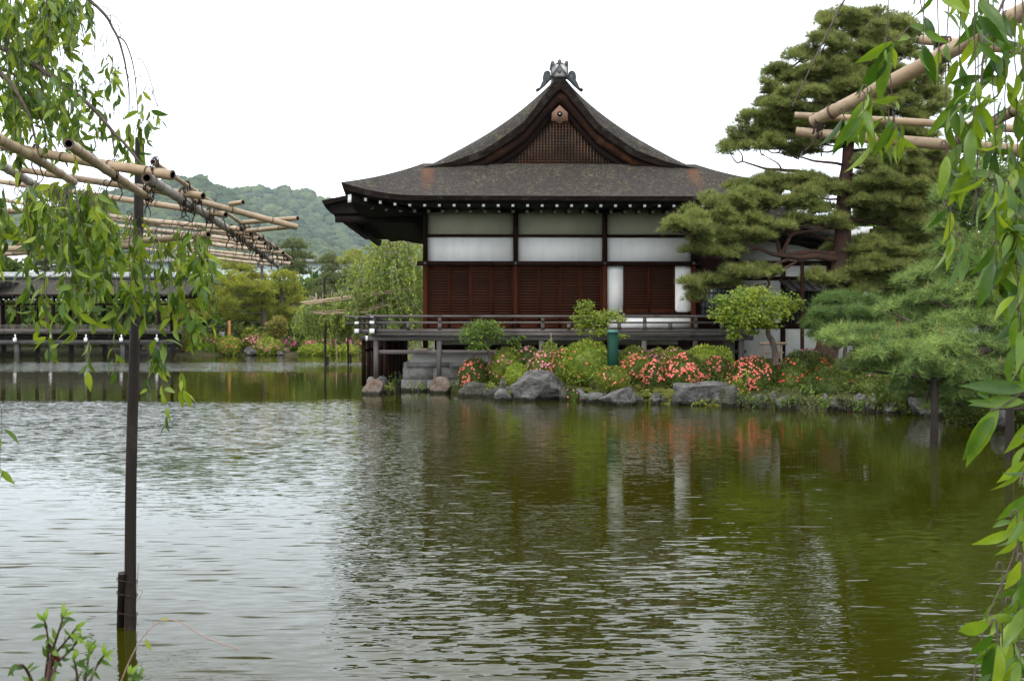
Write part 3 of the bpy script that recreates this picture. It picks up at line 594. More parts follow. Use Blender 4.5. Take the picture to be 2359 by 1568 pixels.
# glass doors just right of the main room (deep in shade)
YA = DW+.1; g = G(); g.box(XR+.02, X(1695, YA), YA, YA+.1, 1.99, Z(480)); g.build('side_door', m_wood_dark, hall)
g = G(); g.box(X(1614, YA), X(1690, YA), YA-.02, YA-.012, Z(728), Z(640)); g.build('glass', M('shaded_glass', (.06, .08, .085), rough=.15, spec=.5), hall)
g = G()
for k in range(9): x = X(1614+k*9.5, YA); g.box(x-.012, x+.012, YA-.04, YA-.022, Z(728), Z(640))
for k in range(6): z = Z(640+k*17); g.box(X(1614, YA), X(1690, YA), YA-.06, YA-.042, z-.012, z+.012)
g.build('glazing_bars', m_black_wood, hall)
# ================================================================== ANNEX
YA = 35.4; AX = lambda u: X(u, YA); AZ = lambda v: Z(v, YA)
an = thing('annex', 'low white annex with dark timbers and slatted awning right of the hall', 'annex', (AX(1830), YA, 0))
G().box(AX(1694), AX(2010), YA, YA+6, .4, AZ(520)).build('wall', m_plaster, an)
for u in (1698, 1803, 1908, 2008): G().box(AX(u)-.08, AX(u)+.08, YA-.06, YA-.005, .4, AZ(525)).build('column', m_wood_dark, an)
for v0, v1 in ((600, 611), (636, 645), (743, 757), (826, 834)): G().box(AX(1690), AX(2012), YA-.05, YA-.003, AZ(v1), AZ(v0)).build('beam', m_wood_dark, an)
wn = G().box(AX(1806), AX(1990), YA-.04, YA-.02, AZ(743), AZ(668)).build('window', M('dim_pane', (.07, .085, .09), rough=.3), an); g = G(); u = 1809
while u < 1990: g.box(AX(u)-.02, AX(u)+.02, YA-.10, YA-.07, AZ(743), AZ(668)); u += 8
g.build('lattice_bars', m_black_wood, wn)
aw = G().add([(AX(1792), YA-.06, AZ(646)), (AX(2005), YA-.06, AZ(646)), (AX(2012), YA-.9, AZ(670)), (AX(1800), YA-.9, AZ(670))], np.array([(0, 1, 2, 3)])).build('awning', m_wood_grey, an); g = G(); u = 1796
while u < 2010: g.beam((AX(u), YA-.06, AZ(643)), (AX(u+6), YA-.95, AZ(668)), .05, .06); u += 19
g.beam((AX(1795), YA-.9, AZ(671)), (AX(2014), YA-.9, AZ(671)), .06, .07); g.build('awning_battens', m_wood_greyv, aw)
xz = lambda *q: [tuple(at(u, v, YA)[[0, 2]]) for u, v in q]
arf = G().prism(xz((1640, 540), (1640, 470), (1790, 486), (1850, 512), (1925, 545), (2060, 588), (2062, 600), (1930, 575), (1850, 553), (1760, 545)), YA-1.0, YA+8).build('roof', m_roof, an)
G().prism(xz((1650, 541), (1760, 546), (1850, 554), (1930, 576), (2050, 600), (2040, 606), (1930, 592), (1840, 566), (1760, 556), (1650, 552)), YA-.85, YA+7.8).build('eaves_board', m_black_wood, arf)
# fence, pole, little barrier, bench
fe = thing('reed_fence', 'brown reed fence panel behind the pines at the right', 'fence', at(2080, 760, 34)); g = G(); u = 2000
while u < 2150: p = at(u, 760, 34); g.tube([(p[0], 34, .6), (p[0], 34, 2.35)], .02, 5); u += 2.6
g.build('reed_panel', M('reed', (.16, .09, .05), (.25, .16, .09), 12, .8), fe)
for v in (732, 752): G().beam(at(1998, v, 33.95), at(2152, v, 33.95), .05, .05).build('fence_rail', m_wood_dark, fe)
p = at(2011, 700, 33.2); tag(G().tube([(p[0], p[1], .6), (p[0], p[1], 3.0)], .03, 8).tube([(p[0], p[1], 3.0), (p[0], p[1], 3.06)], .045, 8).build('pole', M('galvanised', (.3, .32, .34), rough=.45)), 'thin grey metal pole beside the reed fence', 'pole')
b = thing('log_barrier', 'low bamboo rail barrier in front of the white annex wall', 'barrier', at(1775, 815, 31.5)); g = G()
G().tube([at(1750, 791, 31.5), at(1812, 791, 31.5)], .045, 8).build('top_rail', m_bamboo, b); G().tube([at(1755, 812, 31.5), at(1806, 812, 31.5)], .018, 8).build('lower_rail', m_bamboo, b)
for u in (1762, 1800): G().tube([at(u, 792, 31.52), at(u, 850, 31.52)], .032, 8).build('leg', m_bamboo, b)
b = thing('bench', 'dark plank bench against the white annex wall', 'bench', at(1850, 830, 33)); G().beam(at(1816, 823, 33), at(1884, 823, 33), .4, .06).build('seat', m_wood_dark, b)
for u in (1826, 1874): q = at(u, 823, 33); G().box(q[0]-.05, q[0]+.05, 32.85, 33.15, .6, q[2]-.03).build('leg', m_wood_dark, b)
# green post box
Yg = 28.9; b = thing('green_post', 'tall dark green metal box post with a small gabled cap among azaleas', 'post', at(1412, 855, Yg)); a0, a1 = at(1402, 850, Yg), at(1421.5, 770, Yg)
g = G(); c = (a0+a1)/2; hw = .115; rz = .3
def rbox(g, hw, z0, z1):
    q = [(c[0]+hw*1.414*math.cos(rz+math.pi/4+k*math.pi/2), Yg+hw*1.414*math.sin(rz+math.pi/4+k*math.pi/2)) for k in range(4)]
    g.add([(x, y, z0) for x, y in q]+[(x, y, z1) for x, y in q], [[3, 2, 1, 0], [4, 5, 6, 7]]+[[i, (i+1) % 4, (i+1) % 4+4, i+4] for i in range(4)]); return q
m_green = M('green_paint', (.004, .034, .021), (.006, .042, .027), 6, .6, .05, 60, spec=.15)
rbox(g, hw, .5, at(1412, 766, Yg)[2]); g.build('box', m_green, b)
zt_ = at(1412, 766, Yg)[2]; q = [(c[0]+.20*math.cos(rz+math.pi/4+k*math.pi/2), Yg+.20*math.sin(rz+math.pi/4+k*math.pi/2)) for k in range(4)]
m1 = ((q[0][0]+q[3][0])/2, (q[0][1]+q[3][1])/2); m2 = ((q[1][0]+q[2][0])/2, (q[1][1]+q[2][1])/2)
G().add([(x, y, zt_+.002) for x, y in q]+[(m1[0], m1[1], zt_+.08), (m2[0], m2[1], zt_+.08)], [[0, 1, 5, 4], [2, 3, 4, 5], [0, 4, 3], [1, 2, 5], [3, 2, 1, 0]]).build('cap', M('green_cap', (.05, .15, .13), rough=.5), b)
m_stone_d = M('shaded_bridge_stone', (.04, .039, .036), (.085, .08, .076), 3, .85)
# ================================================================== COVERED BRIDGE (far left)
YB = 80.; BX = lambda u: X(u, YB); BZ = lambda v: Z(v, YB)
br = thing('covered_bridge', 'long roofed wooden bridge on stone piers across the far pond', 'bridge', (BX(200), YB, 0)); bx0, bx1 = BX(-420), BX(392)
G().box(bx0, bx1, YB, YB+4.2, BZ(768), BZ(764)).build('deck', m_wood_grey, br)
G().box(bx0, bx1, YB-.05, YB, BZ(768), BZ(757)).build('deck_beam', m_wood_grey, br)
G().box(bx0, bx1-.3, YB+.3, YB+3.9, BZ(782), BZ(769)).build('under_beam', m_black_wood, br)
G().box(bx0, bx1+.1, YB+.1, YB+.5, BZ(793), BZ(783)).build('stone_beam', m_stone_d, br); G().box(bx0, bx1+.1, YB+3.7, YB+4.1, BZ(793), BZ(783)).build('stone_beam', m_stone_d, br)
for v in (749.5, 754): G().box(bx0, bx1, YB-.02, YB+.06, BZ(v+1.2), BZ(v-1)).build('handrail', m_wood_grey, br); G().box(bx0, bx1, YB+4.1, YB+4.18, BZ(v+1.2), BZ(v-1)).build('handrail', m_wood_grey, br)
u = 38.; cu = []
while u > -420: cu.append(u); u -= 82
cu = [36+k*81.5 for k in range(-5, 5)]
g = G()
for u in cu:
    x = BX(u)
    G().box(x-.16, x+.16, YB+.1, YB+.5, -.6, BZ(793)).build('stone_pier', m_stone_d, br); G().box(x-.16, x+.16, YB+3.7, YB+4.1, -.6, BZ(793)).build('stone_pier', m_stone_d, br)
    for y in (YB+.35, YB+3.6): G().box(x-.11, x+.11, y, y+.2, BZ(764), BZ(680)).build('bridge_column', m_wood_dark, br)
    G().box(x-.12, x+.12, YB-.2, YB-.06, BZ(787), BZ(778)).box(x-.05, x+.05, YB-.1, YB-.055, BZ(778.2), BZ(770)).build('beam_end_cap', m_white, br); G().box(x-.06, x+.06, YB+.1, YB+.34, BZ(694), BZ(683)).build('bracket_cap', m_white, br)
    for k in range(4): g.box(x+k*.72-.04, x+k*.72+.04, YB-.02, YB+.06, BZ(757), BZ(751))
u = -420
while u < 400:
    if u > -60: G().box(BX(u)-.05, BX(u)+.05, YB-.62, YB-.6, BZ(692.5), BZ(689.5)).build('rafter_end_cap', m_white, br)
    u += (12 if int(u) % 3 else 17)
g.build('rail_struts', m_wood_greyv, br)
G().box(bx0, bx1, YB+.3, YB+.45, BZ(703), BZ(699)).build('tie_beam', m_wood_dark, br); G().box(bx0, bx1, YB+.2, YB+4, BZ(688), BZ(682)).build('eaves_beam', m_black_wood, br)
zr, ze = BZ(637), BZ(679); tt = np.linspace(0, 1, 9); A = []
for t in tt:
    y = YB-.9+3.0*t; z = ze+(zr-ze)*(.8*t+.2*t*t)
    A.append([(x, y, z) for x in np.linspace(bx0, BX(442)-1.6*t*0-.0*t, 30)])
for t in tt[::-1][1:]:
    y = YB-.9+6.0-3.0*t; z = ze+(zr-ze)*(.8*t+.2*t*t); A.append([(x, y, z) for x in np.linspace(bx0, BX(442), 30)])
A = np.array(A); bro = G().grid(A).build('roof', m_roof, br, smooth=True)
B = A.copy(); B[..., 2] -= .16; g = G(); g.grid(np.array([A[0], B[0]])); g.grid(np.array([A[:, -1], B[:, -1]])); g.grid(B); g.build('eaves_edge', m_edge, bro)
g = G().box(bx0, BX(436), YB+1.75, YB+2.45, zr-.05, zr+.24); x = bx0
while x < BX(436): g.tube([(x, YB+1.6, zr+.05), (x, YB+2.1, zr+.34), (x, YB+2.6, zr+.05)], .05, 5); x += .27
g.tube([(bx0, YB+2.1, zr+.33), (BX(436), YB+2.1, zr+.33)], .09, 8); g.build('ridge_tiles', M('pale_tile', (.3, .31, .32), (.42, .43, .44), 6, .5), bro)
# taller middle pavilion of the bridge, mostly left of the picture
xz = lambda Y, *q: [tuple(at(u, v, Y)[[0, 2]]) for u, v in q]
G().prism(xz(YB-1.2, (12, 648), (-30, 652), (-130, 600), (-230, 560), (-330, 600), (-430, 652), (-470, 648), (-440, 664), (-20, 666)), YB-1.2, YB+5.4).build('pavilion_roof', m_roof, br, label='edge of the taller middle roof')
# moored boat
bt = thing('rowing_boat', 'weathered wooden rowing boat moored under the covered bridge', 'boat', (BX(325), 81.6, 0)); L_ = 3.9; A = []; xb = BX(262)
for t in np.linspace(0, 1, 12):
    w_ = .62*math.sin(math.pi*min(max(t*.9+.07, 0), 1))**.6; zt_ = .42+.30*abs(t-.5)**1.5*2; A.append([(xb+L_*t, 81.6-w_, zt_), (xb+L_*t, 81.6-w_*.7, -.08), (xb+L_*t, 81.6+w_*.7, -.08), (xb+L_*t, 81.6+w_, zt_)])
G().grid(np.array(A)).build('hull', m_wood_grey, bt); A = np.array(A); g = G(); g.tube(A[:, 0], .05, 5); g.tube(A[:, 3], .05, 5); g.build('gunwale', m_wood_greyv, bt)
for t in (.3, .6): G().box(xb+L_*t, xb+L_*t+.25, 81.05, 82.15, .28, .33).build('seat', m_wood_grey, bt)
# long pale building and flats far behind
YL = 135.; xz = lambda *q: [tuple(at(u, v, YL)[[0, 2]]) for u, v in q]
lb = thing('long_hall', 'long pale building with a low grey roof behind the far pines', 'building', at(580, 700, YL)); a, b_ = at(300, 612, YL), at(905, 760, YL)
G().box(a[0], b_[0], YL, YL+14, 0, Z(606, YL)).build('wall', M('pale_mint_wall', (.52, .60, .58), (.46, .54, .53), .3, .85), lb)
G().box(a[0]-.8, b_[0]+.8, YL-.8, YL+15, Z(606, YL), Z(600, YL)).prism(xz((296, 600), (330, 596.5), (880, 596.5), (910, 600)), YL-.6, YL+14).build('roof', M('slate_roof', (.18, .18, .175), (.26, .26, .25), 1.2, .8), lb)
YL = 240.; ap = thing('apartment_block', 'small white flats with grey windows beyond the bridge roof', 'building', at(75, 650, YL)); a, b_ = at(-20, 600, YL), at(90, 600, YL)
G().box(a[0], b_[0], YL, YL+12, 0, Z(585, YL)).build('wall', M('white_render', (.7, .7, .7), rough=.9), ap); g = G()
for r_ in range(5):
    for k in range(7): q = at(-10+k*15, 595+r_*11, YL); g.box(q[0], q[0]+.7, YL-.08, YL-.02, q[2]-.5, q[2])
g.build('window', M('grey_glass', (.12, .15, .18), rough=.2), ap)
G().box(a[0]-.3, b_[0]+.3, YL-.3, YL+12.3, Z(585, YL), Z(585, YL)+.5).build('roof', m_stone, ap)
# ================================================================== ROCKS
def rock(label, u0, u1, vt, vb, mt, seed, Y=None, dr=.8, sink=.25, flat=.0):
    import bmesh
    Yb = Y or atz((u0+u1)/2, vb, 0)[1]; a, b_ = at(u0, vb, Yb), at(u1, vb, Yb); wd = (b_[0]-a[0]); zt_ = at(0, vt, Yb)[2]; zb_ = a[2]-sink; r_ = random.Random(seed)
    bm = bmesh.new(); bmesh.ops.create_icosphere(bm, subdivisions=5 if wd > .9 else 4, radius=1); pl = []
    for k in range(13):
        n_ = Vector((r_.gauss(0, 1), r_.gauss(0, 1), r_.gauss(0, .7))).normalized(); pl.append((n_, r_.uniform(.55, .86)))
    if flat: pl.append((Vector((r_.uniform(-.1, .1), -.1, 1)).normalized(), flat))
    V = []
    for v in bm.verts:
        p = v.co.copy()
        for n_, d in pl:
            k = p.dot(n_)
            if k > d: p -= n_*(k-d)
        p *= 1+.10*mnoise.noise(p*2.2+Vector((seed, 0, 0)))+.07*(.4-abs(mnoise.noise(p*4.5+Vector((0, seed, 0)))))+.035*mnoise.noise(p*12)+.02*mnoise.noise(p*26)
        V.append(p)
    V = np.array(V); mn, mxx = V.min(0), V.max(0); V = (V-mn)/(mxx-mn)
    V = V*np.array([wd, wd*dr, zt_-zb_])+np.array([a[0], Yb-.02, zb_]); Fc = np.array([[x.index for x in f.verts] for f in bm.faces]); bm.free()
    g = G().add(V, Fc); o = g.build('rock', mt); return tag(o, label, 'rock', 'rocks along the island shore')
RK = [('pinkish rock standing in water under the veranda corner post', 830, 884, 874, 909, m_rock_r, 1), ('grey flat rock carrying the veranda corner post', 842, 896, 868, 900, m_rock, 2),
      ('dark grey rock behind the veranda corner post', 880, 905, 853, 884, m_rock, 3), ('tall dark rock left of the stone base', 900, 933, 834, 872, m_rock, 4), ('grey rock nearest the stone base edge', 893, 925, 851, 880, m_rock, 5),
      ('rust stained rock carrying the second veranda post', 988, 1040, 868, 906, m_rock_r, 6), ('low grey rock under the leftmost salmon azalea', 1064, 1122, 880, 914, m_rock_g, 7), ('small mossy rock in water beside the low one', 1112, 1142, 896, 916, m_rock_g, 8),
      ('small purple rock at the foot of the big boulder', 1138, 1180, 896, 924, m_rock, 9), ('huge grey lichened boulder at the water edge', 1172, 1310, 853, 924, m_rock, 10), ('flat low rock left of the pointed rock', 1340, 1390, 906, 928, m_rock, 12),
      ('pointed grey rock with pale lower edge at the water', 1382, 1474, 894, 934, m_rock, 13), ('pale lichened rock leaning behind the pointed rock', 1446, 1506, 878, 918, m_rock, 14), ('small round rock right of the pale rock', 1510, 1545, 892, 922, m_rock_g, 16),
      ('small grey rock in moss left of the slab', 1528, 1556, 902, 926, m_rock, 17), ('broad flat-faced grey slab rock at the shore', 1555, 1690, 880, 934, m_rock, 18), ('mossy dark end of the broad slab rock', 1660, 1708, 888, 938, m_rock_g, 19),
      ('grey rock below the dense salmon azalea', 1730, 1775, 910, 938, m_rock, 20), ('upright rock between azaleas above the shore', 1772, 1796, 902, 936, m_rock, 21), ('wide mossy grey rock near the dark azaleas', 1790, 1850, 914, 944, m_rock_g, 22),
      ('blue grey round rock under the dark azalea', 1884, 1914, 908, 940, m_rock, 23), ('moss capped pale rock at the water', 1912, 1972, 918, 948, m_rock_g, 24), ('grey rock right of the moss capped one', 1968, 2000, 908, 944, m_rock, 25),
      ('dark rock under the light pine branches', 2000, 2044, 918, 950, m_rock, 26), ('low brown rock at water under the pine', 2040, 2080, 928, 954, m_rock, 27), ('broad shaded boulder behind the pine pole', 2110, 2250, 890, 962, m_rock, 28), ('low dark boulder left of the shaded one', 2050, 2120, 904, 950, m_rock, 29),
      ('dark rock at the right behind hanging leaves', 2230, 2300, 930, 978, m_rock, 30), ('lowest dark rock at far right shore', 2290, 2345, 940, 992, m_rock, 31)]
for lb_, u0, u1, vt, vb, mt, sd_ in RK: rock(lb_, u0, u1, vt, vb, mt, sd_*11, dr=.35 if 'slab rock' in lb_ else .75, flat=.45 if 'slab' in lb_ or 'flat' in lb_ else 0)
for k, (lb_, u0, u1, vt, vb, Y_) in enumerate([('small rock between azalea and boulder, upper', 1150, 1176, 872, 900, 30.6), ('round stone left of the big boulder', 1146, 1172, 883, 905, 30.4), ('mossy stone above the flat low rock', 1308, 1338, 880, 912, 29.6), ('leaning dark stone behind the tall weed', 1330, 1358, 872, 900, 29.6), ('blue grey stone right of the tall weed', 1378, 1424, 882, 912, 29.3), ('small stone in the moss below the grass', 1424, 1452, 884, 904, 29.3), ('brown stone under the mossy edge', 1486, 1520, 890, 916, 28.6), ('grey stone under the green post', 1484, 1512, 876, 896, 28.9), ('little stone beside the tall weed foot', 1318, 1352, 896, 922, 28.9)]):
    rock(lb_, u0, u1, vt, vb, (m_rock, m_rock_g)[k % 2], 500+k*17, Y_)
for k, (lb_, u0, u1, vt, vb) in enumerate([('round grey rock on the far shore between pink azaleas', 556, 606, 795, 814), ('small pale rock at the far waterline', 566, 582, 808, 819), ('dark rock on the far shore behind the veranda', 847, 882, 803, 818), ('low rock by the far sandy gap', 636, 652, 806, 818)]):
    rock(lb_, u0, u1, vt, vb, m_rock, 900+k*13, 83.2)['group'] = 'rocks on the far shore'

for k in range(26):
    u = 1070+k*25.5+rng.uniform(-8, 8); q = atz(u, 930, 0); X_ = np.interp(u, [1070, 1200, 1400, 1630, 1800, 2000, 2200], [914, 920, 928, 936, 942, 950, 962]); wu = rng.uniform(18, 36); hh = rng.uniform(16, 34)
    o = rock('small dark stone wedged into the shoreline between bigger rocks', u-wu/2, u+wu/2, X_-hh, X_-1, (m_rock_g, m_rock_g, m_rock)[k % 3], 2000+k*7, atz(u, X_, 0)[1]+rng.uniform(.15, .5)); o['group'] = 'small filler stones along the shoreline'
# ================================================================== VEGETATION, middle distance
def ell(n, shell=.5):
    d = rdir(n); r = rng.uniform(shell**3, 1, n)**(1/3); return d, d*r[:, None]
def lumpy(d, seed, amp=.13, fr=2.2):
    return np.array([1+amp*mnoise.noise(Vector(q)*fr+Vector((seed, seed*.7, 0)))+amp*.5*mnoise.noise(Vector(q)*fr*2.3+Vector((0, seed, 0))) for q in d])
ICO = None
def core(g, c, r, seed, k=.86, mi=0):
    V, Fc = BL[seed % 3]; g.add(V/1.05*np.asarray(r)*k+c, Fc, mi)
FS = 1.0
def azalea(label, u0, u1, vt, vb, Y, leafm, fl=None, nf=0, side=None, seed=0, sz=.048, dens=1., cat='azalea', name='azalea_bush', group='azalea bushes on the island shore', dy=None):
    a, b_ = at(u0, vb, Y), at(u1, vb, Y); t_ = at(0, vt, Y); rx = (b_[0]-a[0])/2; z1 = t_[2]; z0 = min(a[2], z1-.3); rz = (z1-z0)*.58; ry = dy or max(.45, rx*.85)
    c = np.array([(a[0]+b_[0])/2, Y, z1-rz]); R3 = np.array([rx, ry, rz])
    root = thing(name, label, cat, (c[0], c[1], z0), group)
    area = 4*math.pi*((rx*ry)**1.6/3+(rx*rz)**1.6/3+(ry*rz)**1.6/3)**(1/1.6); n = int(min(11000, area*1500*dens*(.048/sz)**2))
    d = rdir(n); d = d[d[:, 2] > -.75]; k = lumpy(d, seed*3.7+1); depth = rng.uniform(.86, 1.05, len(d)); p = d*(k*depth)[:, None]*R3+c
    ax = unit(d/R3+rdir(len(d))*.9*(1/rx)+np.array([0, 0, .4/rx])); g = G()
    g.scat(*SMALL, p, frames(ax, rdir(len(d))), sz*rng.uniform(.7, 1.4, len(d)))
    dcore = unit(BL[0][0]); kc = lumpy(dcore, seed*3.7+1)*.85; g.add(dcore*kc[:, None]*R3+c, BL[0][1])
    g.build('foliage', leafm, root)
    if fl and nf:
        m = int(nf*1.35); d = rdir(m*6); keep = (d[:, 1] < .5) & (d[:, 2] > -.45)
        cl = np.array([mnoise.noise(Vector(q)*2.6+Vector((seed*5., 3, 0))) for q in d])+rng.normal(0, .16, len(d))
        if side is not None: cl = cl+.55*(d@unit(np.array(side, float)))
        d = d[keep]; cl = cl[keep]; d = d[np.argsort(-cl)[:m]]; k = lumpy(d, seed*3.7+1); p = d*(k*1.05)[:, None]*R3+c
        nrm = unit(d/R3*rx+rdir(len(d))*.5+np.array([0, -.3, .1])); R = frames(np.cross(nrm, rdir(len(d))), nrm); R = np.stack([R[..., 0], R[..., 1], nrm], -1)
        G().scat(*FLOWER, p, R, FS*rng.uniform(.058, .088, len(d))).build('blossoms', fl, root)
    return root
AZ_ = [('round azalea with salmon flowers left of the big boulder', 1060, 1128, 826, 890, 31.6, m_azalea_d, m_salmon, 75, (-.6, -.5, .2)),
 ('green azalea with few pink flowers behind the yellow-green ball', 1130, 1202, 803, 872, 31.2, m_azalea, m_pink, 22, (-.8, -.5, -.3)),
 ('pink flowered azalea low behind the big boulder', 1186, 1246, 800, 858, 31.6, m_azalea_d, m_pink, 40, (0, -.3, .6)),
 ('tight yellow-green shrub ball with no flowers', 1168, 1216, 839, 878, 30.5, m_azalea_y, None, 0, None),
 ('azalea with bright pink flowers right behind the big boulder', 1219, 1302, 809, 868, 30.4, m_azalea, m_pink, 85, (-.5, -.4, .5)),
 ('salmon dotted azalea half hidden by a leafy green bush', 1262, 1340, 806, 886, 30.2, m_azalea, m_salmon, 60, (-.7, -.4, .4)),
 ('loose light green leafy bush left of the green post', 1302, 1408, 786, 872, 29.6, m_azalea_y, m_salmon, 8, (-.5, -.5, .2)),
 ('clipped green azalea nearest the veranda right of the green post', 1426, 1492, 800, 850, 30.4, m_azalea, m_pink, 5, (.3, -.5, .4)),
 ('coral flowered azalea right of the green post', 1424, 1504, 818, 878, 29.2, m_azalea, m_salmon, 75, (0, -.4, .6)),
 ('magenta flowered azalea in front of the veranda', 1486, 1540, 805, 852, 30.2, m_azalea, m_mag, 55, (0, -.2, .7)),
 ('green azalea with scattered pink flowers beside the magenta one', 1524, 1582, 802, 858, 29.8, m_azalea, m_pink, 24, (-.5, -.5, .2)),
 ('small dense salmon azalea low in the middle', 1480, 1534, 832, 886, 28.5, m_azalea_d, m_salmon, 95, (-.2, -.3, .6)),
 ('large dense salmon azalea above the slab rock', 1530, 1632, 818, 896, 28.4, m_azalea_d, m_salmon, 230, (-.5, -.4, .5)),
 ('leafy green shrub highest before the veranda end', 1578, 1684, 798, 852, 30.0, m_azalea_y, None, 0, None),
 ('red-pink azalea under the leafy green shrub', 1620, 1680, 822, 876, 28.8, m_azalea_d, m_salmon, 80, (0, -.3, .8)),
 ('widest azalea thick with coral flowers by the crooked maple trunk', 1678, 1796, 825, 918, 27.6, m_azalea_d, m_salmon, 230, (-.55, -.3, .6)),
 ('dark azalea with red flowers on its right of the coral one', 1788, 1866, 832, 916, 27.3, m_azalea_d, m_redf, 45, (-.2, -.6, .1)),
 ('dark green mound with magenta flowers on top near the pine trunk', 1796, 1908, 808, 884, 28.6, m_azalea_d, m_mag, 26, (.2, -.2, .9)),
 ('dark azalea with red flowers right of the magenta mound', 1868, 1930, 820, 884, 27.9, m_azalea_d, m_redf, 30, (-.1, -.3, .7)),
 ('dark clipped azalea almost bare of flowers above mossy rock', 1852, 1974, 852, 924, 26.6, m_azalea_d, m_redf, 5, (.2, -.5, .5)),
 ('dark azalea with purple flowers under light pine branches', 1970, 2036, 862, 926, 26.0, m_azalea_d, m_mag, 14, (.3, -.5, .2)),
 ('low azalea with few coral flowers at the slab end', 1668, 1716, 880, 916, 27.0, m_azalea, m_salmon, 12, (0, -.5, .4)),
 ('low straggling azalea above the blue grey stone', 1376, 1446, 846, 890, 28.4, m_azalea, m_salmon, 14, (0, -.5, .4)),
 ('tiny pink azalea at the water between boulder and flat rock', 1300, 1334, 896, 922, 29.1, m_azalea_d, m_pink, 7, (0, -.6, .2))]
for k, q in enumerate(AZ_): azalea(q[0], q[1]-3, q[2]+3, q[3], q[4]+(10 if q[1] < 1670 else 26), *q[5:9], side=q[9], seed=k, sz=.075 if 'leafy' in q[0] else .046)
azalea('big dark shrub under the pale pine at the right bank', 2020, 2190, 830, 960, 24.2, m_azalea_d, None, 0, None, 71, .06)
azalea('dark leafy shrub at far right behind the water poles', 2170, 2420, 770, 990, 21.5, m_azalea_d, None, 0, None, 72, .07)
azalea('mid green shrub between red pine base and pale pine', 1960, 2110, 770, 900, 27.6, m_azalea, None, 0, None, 73, .06)
# ---- small plants
def sprig(label, u0, u1, vt, vb, Y, n, leafm, sz, name, cat, hang=.0, seed=0, stems=6, group=None):
    r = np.random.default_rng(900+seed); a, b_ = at(u0, vb, Y), at(u1, vb, Y); t_ = at(0, vt, Y); H = t_[2]-a[2]; root = thing(name, label, cat, ((a[0]+b_[0])/2, Y, a[2]), group); gs = G(); gl = G(); W = (b_[0]-a[0])/2; c = (a+b_)/2
    for i in range(stems):
        dx, dy = r.uniform(-1, 1)*W, r.uniform(-.6, .6)*W; base = c+np.array([dx*.35, dy*.4, 0]); tip = c+np.array([dx, dy, H*r.uniform(.6, 1)*(1-.35*abs(dx)/W)])
        mid = (base+tip)/2+np.array([-dx*.15, 0, H*.12]); pts = smoothpath([base, mid, tip, tip+np.array([dx*.3, dy*.2, -H*hang])], 4); gs.tube(pts, np.linspace(.009, .003, len(pts)), 4)
        m = n//stems; t = r.uniform(.2, 1, m)*(len(pts)-1); j = np.minimum(t.astype(int), len(pts)-2); p = pts[j]+(pts[j+1]-pts[j])*(t-j)[:, None]; tg = unit(pts[j+1]-pts[j])
        d = unit(tg*.5+r.normal(size=(m, 3))*.6+np.array([0, 0, .2-hang])); gl.scat(*LEAF, p, frames(d, np.array([0, -.5, 1.])+r.normal(size=(m, 3))*.4), sz*r.uniform(.6, 1.2, m))
    gs.build('stems', m_twig, root); gl.build('foliage', leafm, root); return root
sprig('tall narrow-leaved shrub behind the yellow-green ball', 1176, 1204, 752, 830, 31.3, 160, m_maple_d, .14, 'shrub', 'shrub', 0, 1, 5)
sprig('small drooping maple sapling tied to a thin stake', 1240, 1302, 778, 822, 30.6, 200, m_fern, .12, 'sapling', 'sapling', .35, 2, 9)
p = at(1270, 800, 30.7); tag(G().tube([at(1272, 830, 30.7), at(1269, 766, 30.7)], .018, 6).build('stake', m_bamboo), 'thin bamboo stake beside the drooping sapling', 'stake')
sprig('tall bright green weed between rocks below the leafy bush', 1352, 1382, 846, 908, 29.0, 240, m_fern, .09, 'weed', 'plant', 0, 3, 9)
sprig('pale broad-leaved shoot hanging over the coral azalea', 1690, 1740, 858, 915, 26.9, 70, m_azalea_y, .16, 'shoot', 'plant', .3, 4, 6)
sprig('green leafy plant on the bank right of the red azalea', 1850, 1888, 874, 925, 26.2, 200, m_maple_d, .09, 'plant', 'plant', .1, 5, 9)
sprig('dark leafy sprig above the moss capped rock', 1930, 1980, 878, 915, 25.9, 160, m_maple_d, .09, 'plant', 'plant', .1, 6, 8)
FN = [('yellow-green fern on the pinkish rock under the veranda', 850, 888, 872, 900, 32.2), ('fern at the foot of the veranda corner rocks', 884, 906, 878, 906, 32.2), ('dark fern in the gap left of the stone base', 896, 930, 850, 905, 33.6), ('fern clump at the foot of the stone base', 935, 985, 868, 906, 33.1), ('dark fern right of the rust stained rock', 1042, 1085, 862, 906, 32.0), ('fern tuft at the left foot of the big boulder', 1160, 1192, 880, 920, 29.9),
      ('fern tuft at the front foot of the big boulder', 1196, 1232, 904, 924, 29.5), ('fern clump right of the big boulder', 1302, 1338, 848, 905, 29.4), ('fern tuft between pointed and pale rocks', 1476, 1512, 896, 930, 28.1), ('low leaves on the moss above the pale rock', 1500, 1548, 882, 905, 28.3), ('low leaves hanging under the slab rock', 1600, 1668, 918, 936, 26.8),
      ('mossy herb by the grey rock below the coral azalea', 1716, 1752, 926, 944, 26.4), ('low fern by the wide mossy rock', 1776, 1806, 914, 944, 26.2), ('spreading green fern left of the round blue grey rock', 1846, 1900, 900, 944, 25.6), ('small fern at the dark rocks under the pine', 1998, 2030, 916, 946, 24.8), ('grassy tuft at the low grey rock', 1090, 1130, 892, 916, 30.8), ('yellow weed between small purple and low rocks', 1120, 1145, 876, 905, 30.7)]
for k, (lb_, u0, u1, vt, vb, Y) in enumerate(FN): sprig(lb_, u0, u1, vt, vb, Y, 150, (m_fern, m_maple_d)[('dark' in lb_)*1], .085, 'fern', 'fern', .25, 20+k, 9, 'ferns among the shore rocks')
